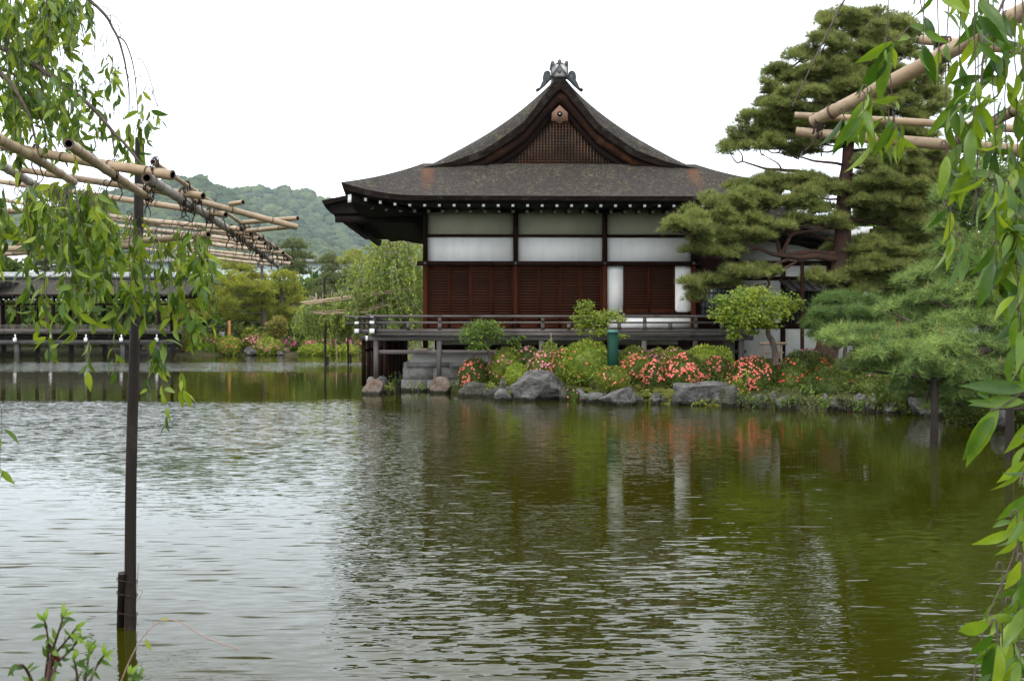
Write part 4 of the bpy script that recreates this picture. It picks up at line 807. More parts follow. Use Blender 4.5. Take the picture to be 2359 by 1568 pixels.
# leafy undergrowth hiding the soil of the bank
n = 46000; x = rng.uniform(-.6, 12.5, n); y = rng.uniform(18, 32.5, n); sdv = landsd(x, y); k = (sdv > .25) & (sdv < 2.6); x, y, sdv = x[k], y[k], sdv[k]
hh = np.array([mnoise.noise(Vector((a*1.1, b_*1.1, 5))) for a, b_ in zip(x, y)]); k = (hh > -.08) | (x > 5.8); x, y, hh = x[k], y[k], hh[k]; z = gz(x, y)+rng.random(len(x))*(.12+.3*np.maximum(hh+.1, 0)); 
G().scat(*SMALL, np.column_stack([x, y, z]), frames(rdir(len(x))*np.array([1, 1, .6])+np.array([0, 0, .4]), rdir(len(x))), rng.uniform(.05, .11, len(x))).build('bank_undergrowth', m_azalea_d, label='dark leafy undergrowth between rocks and azaleas', cat='undergrowth', kind='stuff')
for k in range(15):
    u = 1690+k*30+rng.uniform(-8, 8); vb_ = float(np.interp(u, [1690, 1800, 2000, 2150], [938, 944, 950, 960]))
    sprig('small herb tuft hanging over the right shore stones at the waterline', u-18, u+18, vb_-38, vb_-2, atz(u, vb_, 0)[1]+.1, 130, (m_azalea_d, m_maple_d, m_azalea_d)[k % 3], .085, 'fern', 'fern', .4, 300+k, 9, 'herb tufts over the right shore stones')
# moss mounds and grass on the bank
g = G()
for k in range(240):
    u = rng.uniform(1060, 2050); q = None
    x = rng.uniform(-.2, 6.0); yb = np.interp(x, isl[3:12, 0], isl[3:12, 1]); y = yb+rng.uniform(-.05, .7)**1.0; z = float(gz(np.array([x]), np.array([y]))[0]); V, Fc = BL[k % 3]; r_ = rng.uniform(.07, .2)
    g.add(V*np.array([r_*1.5, r_*1.2, r_*.5])+np.array([x, y, z]), Fc)
g.build('moss_cover', m_moss, smooth=True, label='yellow-green moss between the shore rocks', cat='moss', kind='stuff')
n = 26000; x = rng.uniform(-1, 12, n); y = rng.uniform(25, 33.5, n); k = landsd(x, y) > .5; x, y = x[k], y[k]; z = gz(x, y); n = len(x)
d = unit(np.column_stack([rng.normal(0, .35, n), rng.normal(0, .35, n), np.ones(n)])); g = G().scat(np.array([(-.03, 0, 0), (.03, 0, 0), (.0, 1, .1)]), np.array([(0, 1, 2)]), np.column_stack([x, y, z]), frames(d, rdir(n)), rng.uniform(.06, .17, n))
g.build('grass', m_grass, label='short grass on the island bank', cat='grass', kind='stuff')
# ---- maples
def maple(label, trunk, blobs, Y, leafm, n, sz, seed, tr=.09, group=None):
    r = np.random.default_rng(seed); tp = smoothpath(P(*[(u, v, Y+dy) for u, v, dy in trunk]), 5); root = thing('maple_tree', label, 'maple', tp[0], group)
    G().tube(tp, np.linspace(tr, tr*.45, len(tp)), 9).build('trunk', m_bark, root); gl = G(); gb = G(); tot = sum(b[2]*b[3] for b in blobs)
    for (u, v, ru, rv, dy) in blobs:
        c = at(u, v, Y+dy); s_ = Y/F; R3 = np.array([ru*s_, max(ru*s_*.8, .2), rv*s_]); j = tp[min(len(tp)-1, int(len(tp)*.75))]
        pts = smoothpath([tp[-1] if r.random() < .6 else j, (tp[-1]+c)/2+np.array([0, 0, .06]), c], 4); gb.tube(pts, np.linspace(tr*.4, .008, len(pts)), 5)
        for k in range(5): e_ = c+r.normal(size=3)*R3*.55; gb.tube([c+(pts[-2]-c)*.5, (c+e_)/2+np.array([0, 0, .03]), e_], [.012, .009, .004], 4)
        m = int(n*ru*rv/tot); d = rdir(m); rr = r.uniform(.1, 1.12, m)**.6; rr *= np.array([1+.6*mnoise.noise(Vector(q)*3.2+Vector((seed, u, 0))) for q in d]); p = c+d*rr[:, None]*R3
        p[:, 2] -= .18*(np.abs(d[:, 0]))**2*R3[2]; nrm = unit(np.column_stack([r.normal(0, .45, m)+d[:, 0]*.5, r.normal(0, .45, m)-.35, np.full(m, .8)])); R = frames(np.cross(nrm, rdir(m)), nrm); R = np.stack([R[..., 0], R[..., 1], nrm], -1)
        gl.scat(*MAPLE, p, R, sz*r.uniform(.6, 1.25, m))
    gb.build('limbs', m_bark, root); gl.build('crown', leafm, root); return root
maple('small rounded green maple before the veranda at the left', [(1131, 835, 0), (1127, 815, 0), (1120, 795, 0), (1112, 778, 0)], [(1110, 760, 52, 24, 0), (1085, 775, 30, 18, -.1), (1140, 772, 24, 22, .1), (1112, 745, 28, 13, 0), (1105, 795, 30, 16, -.2), (1130, 755, 30, 20, -.2), (1090, 757, 26, 14, .2), (1075, 765, 16, 8, 0)], 31.0, m_maple_d, 2400, .09, 11, .05)
maple('open yellow-green maple behind the green post', [(1412, 860, .2), (1405, 800, .2), (1392, 770, .1), (1375, 745, 0)], [(1345, 712, 24, 20, 0), (1370, 735, 44, 22, 0), (1405, 728, 34, 16, .1), (1345, 748, 26, 14, 0), (1430, 735, 18, 7, 0), (1356, 700, 16, 10, 0), (1385, 765, 28, 12, -.1), (1330, 732, 16, 9, 0), (1425, 775, 24, 6, -.2), (1340, 765, 14, 7, 0)], 29.6, m_maple, 2000, .10, 12, .045)
maple('crooked maple with a wide yellow-green drooping crown', [(1786, 838, 0), (1786, 815, 0), (1781, 790, 0), (1770, 770, 0), (1768, 750, 0), (1750, 730, 0)], [(1735, 690, 66, 26, 0), (1790, 695, 50, 26, .1), (1690, 705, 45, 24, -.1), (1735, 670, 50, 14, .1), (1670, 725, 32, 22, -.2), (1720, 725, 50, 26, -.3), (1785, 720, 40, 22, -.2), (1700, 750, 34, 18, -.3), (1825, 705, 28, 16, .1), (1660, 690, 26, 13, 0), (1770, 745, 28, 16, -.3), (1690, 772, 18, 12, -.3), (1840, 695, 16, 8, 0), (1735, 765, 16, 10, 0), (1645, 725, 14, 8, 0)], 27.2, m_maple, 6000, .10, 13, .10)
# ---- pines
TUFT = needles(13, .034, 1.05, 3); TUFT2 = needles(30, .022, 1.7, 5); FART = needles(9, .07, 1.2, 8)
def pine(label, name, cat, trunk, tr, pads, limbs, Y, mats, dens, tl, tuft, seed, barkm, candle=0., twig=True, flat=.6, group=None, base=None, vs=1.15, clump=0.):
    r = np.random.default_rng(seed); tp = smoothpath(P(*[(u, v, Y+dy) for u, v, dy in trunk]), 6); root = thing(name, label, cat, tp[0] if base is None else base, group)
    if len(tr) != len(tp): tr = np.interp(np.linspace(0, 1, len(tp)), np.linspace(0, 1, len(tr)), tr)
    tp = tp+np.array([[mnoise.noise(Vector(q)*1.5)*.04, 0, 0] for q in tp]); G().tube(tp, tr, 12).build('trunk', barkm, root, smooth=True)
    gb = G(); gl = G(); gc = G(); nodes = [tp]
    for lm, r0, r1 in limbs:
        q = smoothpath(P(*[(u, v, Y+dy) for u, v, dy in lm]), 6); q = q+np.array([[0, mnoise.noise(Vector(z)*2)*.08, mnoise.noise(Vector(z)*2+Vector((9, 0, 0)))*.05] for z in q]); gb.tube(q, np.linspace(r0, r1, len(q)), 8); nodes.append(q)
    allp = np.concatenate(nodes)
    for (u, v, ru, rv, dy) in pads:
        s_ = (Y+dy)/F; c = at(u, v, Y+dy); R3 = np.array([ru*s_, max(ru*s_*.85, .25), rv*s_*vs])
        dd = np.linalg.norm((allp-c)*np.array([1, 1, 1.8]), axis=1)+np.where(allp[:, 2] > c[2]+.1, .6, 0); src = allp[np.argmin(dd)]; bot = c-np.array([0, 0, R3[2]*.45])
        if twig:
            mid = (src+bot)/2+r.normal(size=3)*.06+np.array([0, 0, -.04]); q = smoothpath([src, mid, bot], 4); gb.tube(q, np.linspace(min(.045, .018+.02*np.linalg.norm(src-bot)), .014, len(q)), 6)
            for k in range(7):
                a = r.uniform(0, 6.28); e_ = bot+np.array([math.cos(a)*R3[0]*.85, math.sin(a)*R3[1]*.85, R3[2]*r.uniform(-.1, .5)]); m_ = (bot+e_)/2+np.array([r.normal()*.04, 0, -.03]); gb.tube([bot, m_, e_], [.014, .010, .005], 4)
        m = int(dens*math.pi*R3[0]*R3[1]*(1+R3[2]/R3[0])); 
        if m < 6: m = 6
        d = rdir(m); rr = r.uniform(.1, 1, m)**.4; rr = rr*np.array([1+.5*mnoise.noise(Vector(z)*2.6+Vector((u*.1, v*.1, 0))) for z in d]); p = d*rr[:, None]
        low = p[:, 2] < 0; p[low, 2] *= flat; p = p*R3+c
        p[:, 2] += .25*R3[2]*np.array([mnoise.noise(Vector((z[0]*1.6, z[1]*1.6, u))) for z in p])-.3*R3[2]*(d[:, 0]**2)
        if clump:
            nc = max(4, int(math.pi*R3[0]*R3[1]/clump)); ci = r.choice(m, min(nc, m), replace=False); own = r.integers(0, len(ci), m); cs = p[ci]; od = rdir(m); od[:, 2] = np.abs(od[:, 2])*.8-.15
            p = cs[own]+od*(r.random(m)**.7*.30)[:, None]; d = unit(d[ci][own]*.4+od)
        ax = unit(d*np.array([.75, .75, .3])+np.array([0, 0, .62])+r.normal(size=(m, 3))*.28); gl.scat(*tuft, p, frames(ax, rdir(m)), tl*r.uniform(.75, 1.25, m))
        if candle:
            k = r.random(m) < candle; k &= d[:, 2] > -.2
            if k.any():
                q = p[k]; gl.scat(np.array([(-.1, 0, 0), (.1, 0, 0), (0, 1, 0)]), np.array([(0, 1, 2)]), q, frames(unit(ax[k]*.4+np.array([0, 0, 1.])), rdir(k.sum())), tl*r.uniform(.7, 1.2, k.sum()), 1)
    gb.build('limbs', barkm, root, smooth=True); gl.build('crown', [mats, m_candle], root)
    return root
big = [(1960, 58, 70, 26, .2), (2040, 60, 70, 26, 0), (1905, 85, 42, 18, -.4), (1985, 98, 90, 24, -.5), (1855, 122, 34, 12, -.2), (1915, 132, 52, 16, .3), (2080, 110, 66, 28, .2), (1940, 40, 40, 14, 0), (2000, 34, 46, 12, .2),
 (1905, 165, 70, 18, -.5), (1990, 168, 90, 24, .3), (2090, 178, 80, 28, 0), (1830, 190, 64, 18, .2), (1775, 205, 38, 13, -.3), (1850, 226, 76, 18, -.6), (1945, 226, 80, 22, .1), (2050, 240, 80, 28, -.4), (1758, 238, 36, 12, .2), (1800, 165, 24, 9, .2),
 (1745, 272, 44, 14, -.3), (1820, 268, 66, 17, .3), (1900, 283, 70, 18, -.3), (2000, 300, 84, 24, .2), (2090, 320, 76, 30, 0), (1724, 300, 34, 11, 0), (1695, 330, 42, 14, .2), (1765, 335, 56, 15, -.4), (1835, 345, 54, 13, .2), (2060, 365, 90, 28, -.3), (1682, 348, 26, 10, -.2), (1790, 305, 50, 12, .4), (2120, 380, 60, 30, .3), (1880, 325, 46, 10, .1),
 (2040, 425, 96, 28, -.5), (2125, 445, 76, 32, .1), (1995, 462, 70, 22, -.4), (2075, 490, 90, 26, .3), (1960, 425, 40, 12, .3),
 (1820, 418, 84, 18, .3), (1742, 428, 62, 16, 0), (1895, 432, 60, 16, -.3), (1675, 470, 76, 20, -.6), (1758, 468, 76, 20, -.3), (1845, 468, 66, 18, -.6), (1605, 505, 54, 14, -.8), (1685, 508, 76, 17, -.9), (1576, 522, 34, 9, -1), (1895, 508, 56, 15, -.7), (1640, 543, 64, 15, -1), (1722, 540, 54, 13, -1), (1840, 515, 46, 11, -.8), (1618, 572, 46, 12, -1), (1680, 580, 46, 10, -.8),
 (1640, 648, 54, 14, -.8), (1600, 662, 30, 9, -.9), (1700, 625, 52, 12, -.7), (1765, 625, 48, 10, -.9), (1600, 690, 20, 8, -.8), (1560, 518, 20, 7, -1), (1985, 570, 90, 22, .6), (2060, 595, 96, 26, .2), (2000, 622, 76, 18, -.3), (1935, 645, 46, 10, -.4), (2110, 560, 76, 28, .6), (2020, 655, 70, 18, .2), (1890, 640, 30, 9, -.6), (2100, 640, 60, 24, .3)]
big += [(u+.55*ru*(1 if k % 2 else -1), v+.7*rv*(1 if k % 3 else -1), ru*.6, rv*.85, dy+(.5 if k % 2 else -.45)) for k, (u, v, ru, rv, dy) in enumerate(big) if u-ru > 1720 or v > 400]
_r = np.random.default_rng(55)
for k in range(46):
    v = _r.uniform(95, 650); u = _r.uniform(1975, 2165 if v > 160 else 2110); big.append((u, v, _r.uniform(40, 70), _r.uniform(14, 22), _r.uniform(-.6, .9)))
for k in range(14):
    v = _r.uniform(150, 345); u = _r.uniform(1990-(v-60)*.95, 1960); big.append((u, v, _r.uniform(34, 56), _r.uniform(10, 15), _r.uniform(-.5, .6)))
blimbs = [([(1938, 600, 0), (1880, 590, -.3), (1835, 592, -.5), (1800, 588, -.7), (1750, 575, -.8), (1705, 562, -.9), (1650, 560, -1)], .115, .025), ([(1925, 585, 0), (1850, 580, -.4), (1802, 588, -.6), (1790, 555, -.6), (1770, 530, -.6), (1745, 505, -.6), (1700, 485, -.7)], .085, .022),
 ([(1800, 585, -.6), (1815, 555, -.7), (1830, 540, -.7), (1880, 530, -.7), (1910, 515, -.7)], .07, .02), ([(1815, 600, -.6), (1760, 615, -.8), (1720, 625, -.8), (1690, 628, -.8)], .05, .015), ([(1840, 600, -.5), (1775, 640, -.8), (1770, 660, -.8), (1730, 680, -.8), (1680, 692, -.9), (1620, 688, -.8)], .045, .012), ([(1765, 655, -.8), (1700, 660, -.8), (1640, 662, -.8)], .03, .012),
 ([(1950, 440, 0), (1900, 408, -.2), (1850, 398, 0), (1800, 393, .2), (1760, 388, .1), (1710, 372, .1)], .09, .02), ([(1800, 393, .2), (1790, 375, .2), (1760, 355, .1)], .03, .012), ([(1955, 380, 0), (1900, 375, -.3), (1850, 365, -.2), (1790, 352, -.2)], .05, .015), ([(1962, 300, 0), (1900, 300, 0), (1830, 290, .2), (1760, 288, 0)], .05, .015), ([(1965, 240, 0), (1890, 240, -.3), (1800, 225, -.1)], .045, .012), ([(1968, 200, 0), (2040, 200, .2), (2100, 190, 0)], .045, .012), ([(1975, 150, 0), (1900, 142, .1), (1855, 132, -.2)], .035, .01), ([(1955, 350, 0), (2040, 340, .1), (2110, 345, 0)], .06, .015), ([(1950, 450, 0), (2030, 450, -.3), (2120, 462, 0)], .07, .02), ([(1945, 500, 0), (2050, 520, .2)], .06, .02), ([(1935, 600, 0), (2020, 610, .1), (2090, 610, .2)], .07, .02),
 ([(1930, 690, -.2), (1890, 700, -.6), (1855, 735, -.9), (1835, 745, -1)], .05, .02), ([(1935, 690, -.2), (1990, 700, -.5), (2010, 730, -.7), (2045, 745, -.8), (2100, 730, -.8)], .05, .015), ([(1940, 560, 0), (1890, 545, .2), (1840, 520, .2), (1800, 510, .2)], .06, .015)]
YP1 = 30.6
pine('tall red-trunked garden pine in layered clouds beside the hall', 'pine_tree', 'pine', [(1900, 845, 0), (1906, 800, 0), (1918, 720, 0), (1932, 640, 0), (1940, 560, 0), (1943, 470, 0), (1950, 390, 0), (1958, 300, 0), (1966, 210, 0), (1978, 120, 0), (1985, 60, 0)], [.40, .34, .32, .27, .25, .22, .18, .15, .12, .07, .03], big, blimbs, YP1, m_pine, 310, .185, TUFT, 31, m_bark_red, candle=.10, clump=.13, vs=1.25)
tag(G().tube([at(1848, 840, 29.6), at(1848, 604, 29.7)], .055, 8).beam(at(1838, 603, 29.7), at(1858, 601, 29.7), .16, .09).build('support_post', m_wood_dark), 'dark prop post holding up the long pine limb', 'post')
pine('young dark green pine under the tall pine', 'pine_tree', 'pine', [(1945, 850, 0), (1950, 780, 0), (1952, 700, 0)], [.06, .05, .02], [(1920, 690, 46, 13, 0), (1985, 695, 50, 13, 0), (1900, 720, 40, 12, -.3), (1960, 718, 60, 14, -.4), (2030, 715, 50, 14, 0), (1880, 745, 36, 13, -.2), (1930, 745, 50, 13, -.3), (2000, 745, 60, 14, .1), (1890, 768, 30, 9, -.3), (1950, 685, 30, 9, 0)], [], 27.2, m_pine_d, 160, .21, TUFT2, 32, m_bark, twig=True)
lt = [(1925, 762, 38, 13, 0), (1975, 760, 44, 13, .2), (2030, 768, 56, 15, .1), (2090, 765, 50, 16, .4), (1905, 778, 26, 9, -.2), (1960, 785, 46, 12, -.3), (2040, 800, 60, 14, -.3), (2100, 800, 56, 16, -.2), (2000, 830, 60, 14, .3), (2070, 840, 60, 15, 0), (2140, 770, 40, 17, .7), (2150, 740, 46, 17, .4), (2210, 730, 56, 20, .2), (2270, 740, 60, 22, 0), (2160, 800, 54, 20, -.8), (2185, 775, 50, 16, -.6), (2230, 790, 60, 20, -.5), (2300, 790, 60, 22, -.2), (2130, 840, 56, 17, -.6), (2190, 850, 66, 18, -.8), (2260, 850, 66, 20, -.6), (2330, 850, 50, 22, -.4), (2100, 875, 50, 13, .2), (2160, 890, 56, 14, 0), (2230, 885, 60, 16, -.3), (2310, 895, 50, 15, -.3), (2150, 920, 24, 12, .3), (2120, 690, 50, 18, .8), (2180, 665, 60, 20, .6), (2250, 680, 66, 24, .3), (2330, 690, 50, 28, .2), (2100, 640, 44, 16, 1.2), (2160, 615, 56, 20, 1.0), (2240, 620, 66, 26, .6), (2320, 620, 56, 28, .5), (2190, 565, 54, 22, 1.0), (2260, 560, 60, 26, .7), (2330, 550, 50, 28, .5), (2200, 430, 50, 24, 1.2), (2240, 470, 60, 26, 1.0), (2190, 500, 46, 20, 1.2), (2300, 480, 60, 30, .8), (2270, 400, 50, 28, 1), (2340, 420, 40, 40, .8), (2060, 700, 36, 11, 1.2), (2080, 730, 40, 12, 1)]
lt += [(u+.5*ru*(1 if k % 2 else -1), v+.9*rv, ru*.7, rv, dy+(.4 if k % 2 else -.3)) for k, (u, v, ru, rv, dy) in enumerate(lt) if u > 1990]+[(2100, 905, 40, 12, .5), (2200, 925, 44, 12, .4), (2270, 910, 56, 14, .3), (2330, 930, 50, 14, .2)]
pine('low spreading pale green pine reaching over the water at the right', 'pine_tree', 'pine', [(2470, 1010, -1.0), (2440, 900, -.6), (2420, 780, 0), (2400, 640, .4), (2370, 500, .8), (2330, 380, 1)], [.16, .15, .13, .11, .07, .03], lt, [([(2420, 760, 0), (2340, 770, -.2), (2250, 810, -.4), (2180, 815, -.4), (2110, 800, -.1), (2050, 795, 0), (2000, 790, 0), (1950, 780, 0)], .10, .02), ([(2430, 860, -.3), (2330, 830, -.4), (2270, 850, -.5), (2180, 870, -.4), (2110, 865, 0)], .08, .02), ([(2410, 700, .2), (2320, 720, .2), (2220, 745, .3), (2150, 752, .4)], .07, .02), ([(2400, 640, .4), (2300, 660, .4), (2200, 680, .6)], .06, .02), ([(2380, 540, .7), (2280, 580, .7), (2190, 600, .9)], .05, .015), ([(2350, 440, 1), (2260, 480, 1), (2200, 510, 1.1)], .04, .012)], 18.0, m_pine_l, 120, .165, TUFT2, 33, m_bark, candle=.07)
for lb_, u, vb_, vt_, y_ in (('dark wooden pole standing in water under the pale pine', 2151, 1027, 868, None), ('wooden pole in water at the far right behind leaves', 2324, 1056, 860, None)):
    q = atz(u, vb_, 0); t_ = at(u+3, vt_, q[1]); g = G().tube([q+np.array([0, 0, -.8]), q, q+np.array([.01, 0, .3]), t_], [.066, .066, .064, .058], 10); g.build('pole', m_post, label=lb_, cat='pole', group='poles propping the pale pine')
# ================================================================== FAR SHORE
FS = 2.0
FZ = [('pink flowered azalea half hidden by the bridge end on the far shore', 415, 455, 782, 816, m_azalea, m_salmon, 24), ('fern-green bush with coral flowers on the far shore', 500, 556, 776, 816, m_azalea_y, m_salmon, 34), ('low azalea of pink flowers behind the fern-green bush', 455, 520, 772, 800, m_azalea, m_pink, 40),
 ('big pink azalea left of centre on the far shore', 556, 636, 770, 806, m_azalea, m_pink, 150), ('yellow-green bush with pink edge on the far shore', 585, 652, 782, 816, m_azalea_y, m_pink, 40), ('deep pink azalea beside the sandy gap', 640, 690, 776, 808, m_azalea_d, m_mag, 80),
 ('pink azalea right of the sandy gap', 698, 752, 780, 808, m_azalea, m_pink, 110), ('green bush under the pink azalea right of the gap', 690, 770, 795, 817, m_azalea_y, None, 0), ('pink azalea left of the thin water pole', 740, 786, 774, 806, m_azalea, m_pink, 100), ('dense pink azalea between the two water poles', 786, 826, 774, 806, m_azalea_d, m_pink, 130), ('green bush at the far waterline below dense pink azalea', 770, 830, 796, 817, m_azalea_y, m_pink, 6), ('coral azalea just left of the veranda on the far shore', 818, 866, 782, 810, m_azalea, m_salmon, 70),
 ('coral azalea seen under the veranda', 868, 925, 782, 820, m_azalea, m_salmon, 60)]
for k, q in enumerate(FZ): azalea(q[0], *q[1:5], 83.9+(.8 if q[4] < 812 else 0), q[5], q[6], q[7], (0, -.6, .4), 50+k, sz=.17, dens=1.6, group='azalea bushes on the far shore')
FS = 1.0
def grasstuft(label, u0, u1, vt, vb, Y, n, m):
    a, b_ = at(u0, vb, Y), at(u1, vb, Y); H = at(0, vt, Y)[2]-a[2]; r = np.random.default_rng(int(u0)); p = np.column_stack([r.uniform(a[0], b_[0], n), Y+r.uniform(-.4, .4, n), np.full(n, a[2])])
    d = unit(np.column_stack([r.normal(0, .3, n), r.normal(0, .2, n), np.ones(n)])); tag(G().scat(*SMALL, p, frames(d, rdir(n))*np.array([.14, 1, 1]), H*r.uniform(.5, 1.05, n)).build('iris_clump', m), label, 'plant')
grasstuft('tall green iris leaves on the far shore by the bridge end', 448, 500, 780, 818, 83.7, 260, m_fern)
# sandy gap, stone slab, lantern-like stump, orange prop
q = at(655, 800, 84); tag(G().box(q[0]-.4, q[0]+.4, 84.0, 86, .3, .62).build('sandstone_step', M('sandstone', (.36, .29, .2), (.45, .38, .28), 6, .9)), 'pale sandy stone step in the far shore between azaleas', 'step')
q = at(528, 760, 85.5); tag(G().tube([at(528, 800, 85.5), at(528, 738, 85.5)], .13, 8).build('prop_post', M('orange_wood', (.42, .19, .06), (.52, .26, .09), 9, .8)), 'orange-brown wooden prop post under the far yellow-green pine', 'post')
tag(G().box(*[x for x in (at(505, 790, 85)[0], at(516, 790, 85)[0], 85, 85.3, .5, at(0, 764, 85)[2])]).build('standing_stone', m_stone), 'grey standing stone beside the orange prop post', 'stone')
def envpads(u0, u1, vt, vb, rows, seed, wtop=.25, dense=1.):
    r = np.random.default_rng(seed); o = []; uc = (u0+u1)/2; hw = (u1-u0)/2
    for k in range(rows):
        t = (k+.5)/rows; v = vt+(vb-vt)*t; w_ = hw*(wtop+(1-wtop)*min(1, t*1.5)**.75)*(1 if t < .85 else .8); rv = (vb-vt)/rows*.62; n = max(1, int(dense*w_/(rv*2.0)+.5))
        for i in range(n):
            u = uc+(2*(i+.5)/n-1)*w_*.86+r.normal()*rv*.6; o.append((u, v+r.normal()*rv*.35, max(rv*1.6, w_/n*1.25)*r.uniform(.8, 1.2), rv*r.uniform(.7, 1.05), r.uniform(-1, 1)*hw/26*.8))
    return o
m_pine_f = M('yellow_pine_needle', (.17, .20, .026), (.34, .36, .045), .35, .7, island=.3, transl=.2, c3=(.11, .14, .03), lo=.3, hi=.7)
m_pine_fd = M('far_pine_needle', (.07, .10, .035), (.15, .18, .055), .4, .7, island=.3, transl=.2, lo=.3, hi=.7)
def fpine(label, u0, u1, vt, vb, Y, mt, rows, seed, tu=None, dens=26, tl=.36, wtop=.25):
    uc = tu or (u0+u1)/2; pine(label, 'pine_tree', 'pine', [(uc+4, 795, 0), (uc, (vt+vb)/2+20, 0), (uc-4, vt+8, 0)], [.28, .2, .06], envpads(u0, u1, vt, vb, rows, seed, wtop), [], Y, mt, dens, tl, FART, seed, m_bark, group='pines beyond the far shore')
fpine('broad yellow-green cloud pine in the middle of the far shore', 462, 640, 584, 742, 88, m_pine_f, 8, 41, 606)
fpine('yellow-green pine joining the broad one on its right', 585, 715, 630, 760, 90, m_pine_f, 7, 42)
fpine('dull green pine right of the yellow-green ones', 690, 800, 660, 755, 93, m_pine_fd, 5, 43)
fpine('long flat grey-green pine below the topiary pine', 700, 860, 632, 690, 98, m_pine_fd, 4, 44, wtop=.5)
fpine('dark pine reaching above the bamboo tips against the hill', 636, 724, 556, 638, 106, m_pine_fd, 4, 45, 676, wtop=.4)
fpine('small topiary pine in front of the pale long building', 735, 795, 578, 640, 102, m_pine_fd, 4, 46, 768)
fpine('flat-topped pine between topiary pine and willowy cherry', 785, 860, 574, 650, 100, m_pine_f, 4, 47)
fpine('pine behind the covered bridge roof at the left', 62, 150, 562, 640, 100, m_pine_fd, 5, 48)
fpine('low yellow-green pine right of the bridge roof', 355, 470, 612, 740, 92, m_pine_f, 6, 49)
def roundtree(label, u0, u1, vt, vb, Y, leafm, sz, n, seed, name='tree', cat='tree', group=None, nb=9):
    r = np.random.default_rng(seed); s_ = Y/F; uc = (u0+u1)/2; base = at(uc, 763, Y); base[2] = .5; root = thing(name, label, cat, base, group); c = at(uc, (vt+vb)/2, Y); R3 = np.array([(u1-u0)/2*s_, (u1-u0)/2*s_*.9, (vb-vt)/2*s_])
    gl = G(); gb = G(); top = c.copy(); gb_ = smoothpath([base, (base+top)/2+r.normal(size=3)*.15, top], 5); G().tube(gb_, np.linspace(.05, .02, len(gb_))*R3[2]+.03, 8).build('trunk', m_bark, root)
    for k in range(nb):
        d = rdir(1)[0]; d[1] = -abs(d[1]) if k % 3 else d[1]; cc = c+d*R3*r.uniform(.35, .68); rr = R3*r.uniform(.34, .52); m = n//nb; dd = rdir(m); q = r.uniform(.45, 1.08, m)**.6*np.array([1+.4*mnoise.noise(Vector(z)*2.5+Vector((seed, k, 0))) for z in dd]); p = cc+dd*q[:, None]*rr
        ax = unit(dd*.6+r.normal(size=(m, 3))*.6+np.array([0, 0, -.1])); gl.scat(*SMALL, p, frames(ax, rdir(m)), sz*r.uniform(.6, 1.4, m)); gb.tube(smoothpath([gb_[len(gb_)//2], (gb_[len(gb_)//2]+cc)/2, cc], 3), np.linspace(.03*R3[2], .02, 7), 5)
    gb.build('limbs', m_bark, root); gl.build('crown', leafm, root); return root
m_leaf_b = M('broad_leaf', (.045, .085, .018), (.12, .18, .03), .5, .6, island=.5, transl=.25)
m_leaf_y = M('fresh_leaf', (.12, .19, .022), (.22, .28, .04), .6, .6, island=.4, transl=.3)
GB = 'broadleaf trees behind the garden'
roundtree('dark green round tree behind the left end of the bridge', -40, 52, 590, 690, 98, m_leaf_b, .45, 5000, 61, group=GB)
roundtree('bright yellow-green treetop seen through the cherry twigs', 395, 452, 584, 650, 108, m_leaf_y, .4, 2600, 62, group=GB)
roundtree('fresh green treetop behind the long pole at left', 250, 345, 596, 680, 105, m_leaf_y, .4, 3000, 63, group=GB)
roundtree('orange-tipped small maple on the far shore', 600, 670, 726, 790, 85.5, M('orange_tip_leaf', (.15, .18, .03), (.26, .19, .05), .8, .6, island=.3, transl=.3), .22, 3000, 64, 'maple_tree', 'maple')
roundtree('dark green small tree under the far yellow pine', 470, 560, 730, 800, 86.5, m_pine_fd, .22, 3000, 65, group=GB)
roundtree('dark shrubby tree right of the orange-tipped maple', 655, 745, 735, 800, 87, m_leaf_b, .25, 3600, 66, group=GB)
roundtree('small green tree behind the pink azaleas near the veranda', 760, 850, 720, 800, 86, m_leaf_b, .25, 3600, 67, group=GB)
roundtree('dark conifer crown behind the tall garden pine', 1960, 2180, 370, 720, 44, m_leaf_b, .22, 14000, 71, group=GB, nb=16)
roundtree('bright feathery cypress right of the red pine trunk', 1975, 2110, 462, 640, 41, m_maple_d, .17, 9000, 72, group=GB, nb=12)
roundtree('tall dark tree at the right edge behind the pale pine', 2130, 2420, 330, 760, 42, m_leaf_b, .22, 16000, 73, group=GB, nb=18)
roundtree('dim green tree behind the reed fence', 2000, 2240, 620, 790, 37, m_leaf_b, .18, 9000, 74, group=GB, nb=12)
roundtree('leafy shrub showing between red trunk and annex roof', 1855, 1940, 500, 590, 46, m_maple_d, .18, 3500, 75, group=GB)
g = G(); n = 42000; u = rng.uniform(-500, 1000, n); v = 745-rng.random(n)**1.3*np.where(u < 440, 70, 95)-rng.random(n)*0; v = v+np.array([16*mnoise.noise(Vector((a*.02, b_*.05, 2))) for a, b_ in zip(u, v)])+25*(rng.random(n) < .35); p = np.array([at(a, b_, y) for a, b_, y in zip(u, np.minimum(v, 800), rng.uniform(108, 122, n))])
g.scat(*SMALL, p, frames(rdir(n), rdir(n)), rng.uniform(.5, 1.3, n)).build('background_wood', m_leaf_b, label='dim wood and hedges behind the far shore', cat='woods', kind='stuff')
g = G(); n = 16000; u = rng.uniform(-500, 940, n); v = 800-rng.random(n)*45; y = rng.uniform(86, 92, n); p = np.array([at(a, b_, c) for a, b_, c in zip(u, v, y)])
g.scat(*SMALL, p, frames(rdir(n), rdir(n)), rng.uniform(.25, .6, n)).build('shore_undergrowth', m_azalea, label='green undergrowth along the far bank', cat='undergrowth', kind='stuff')
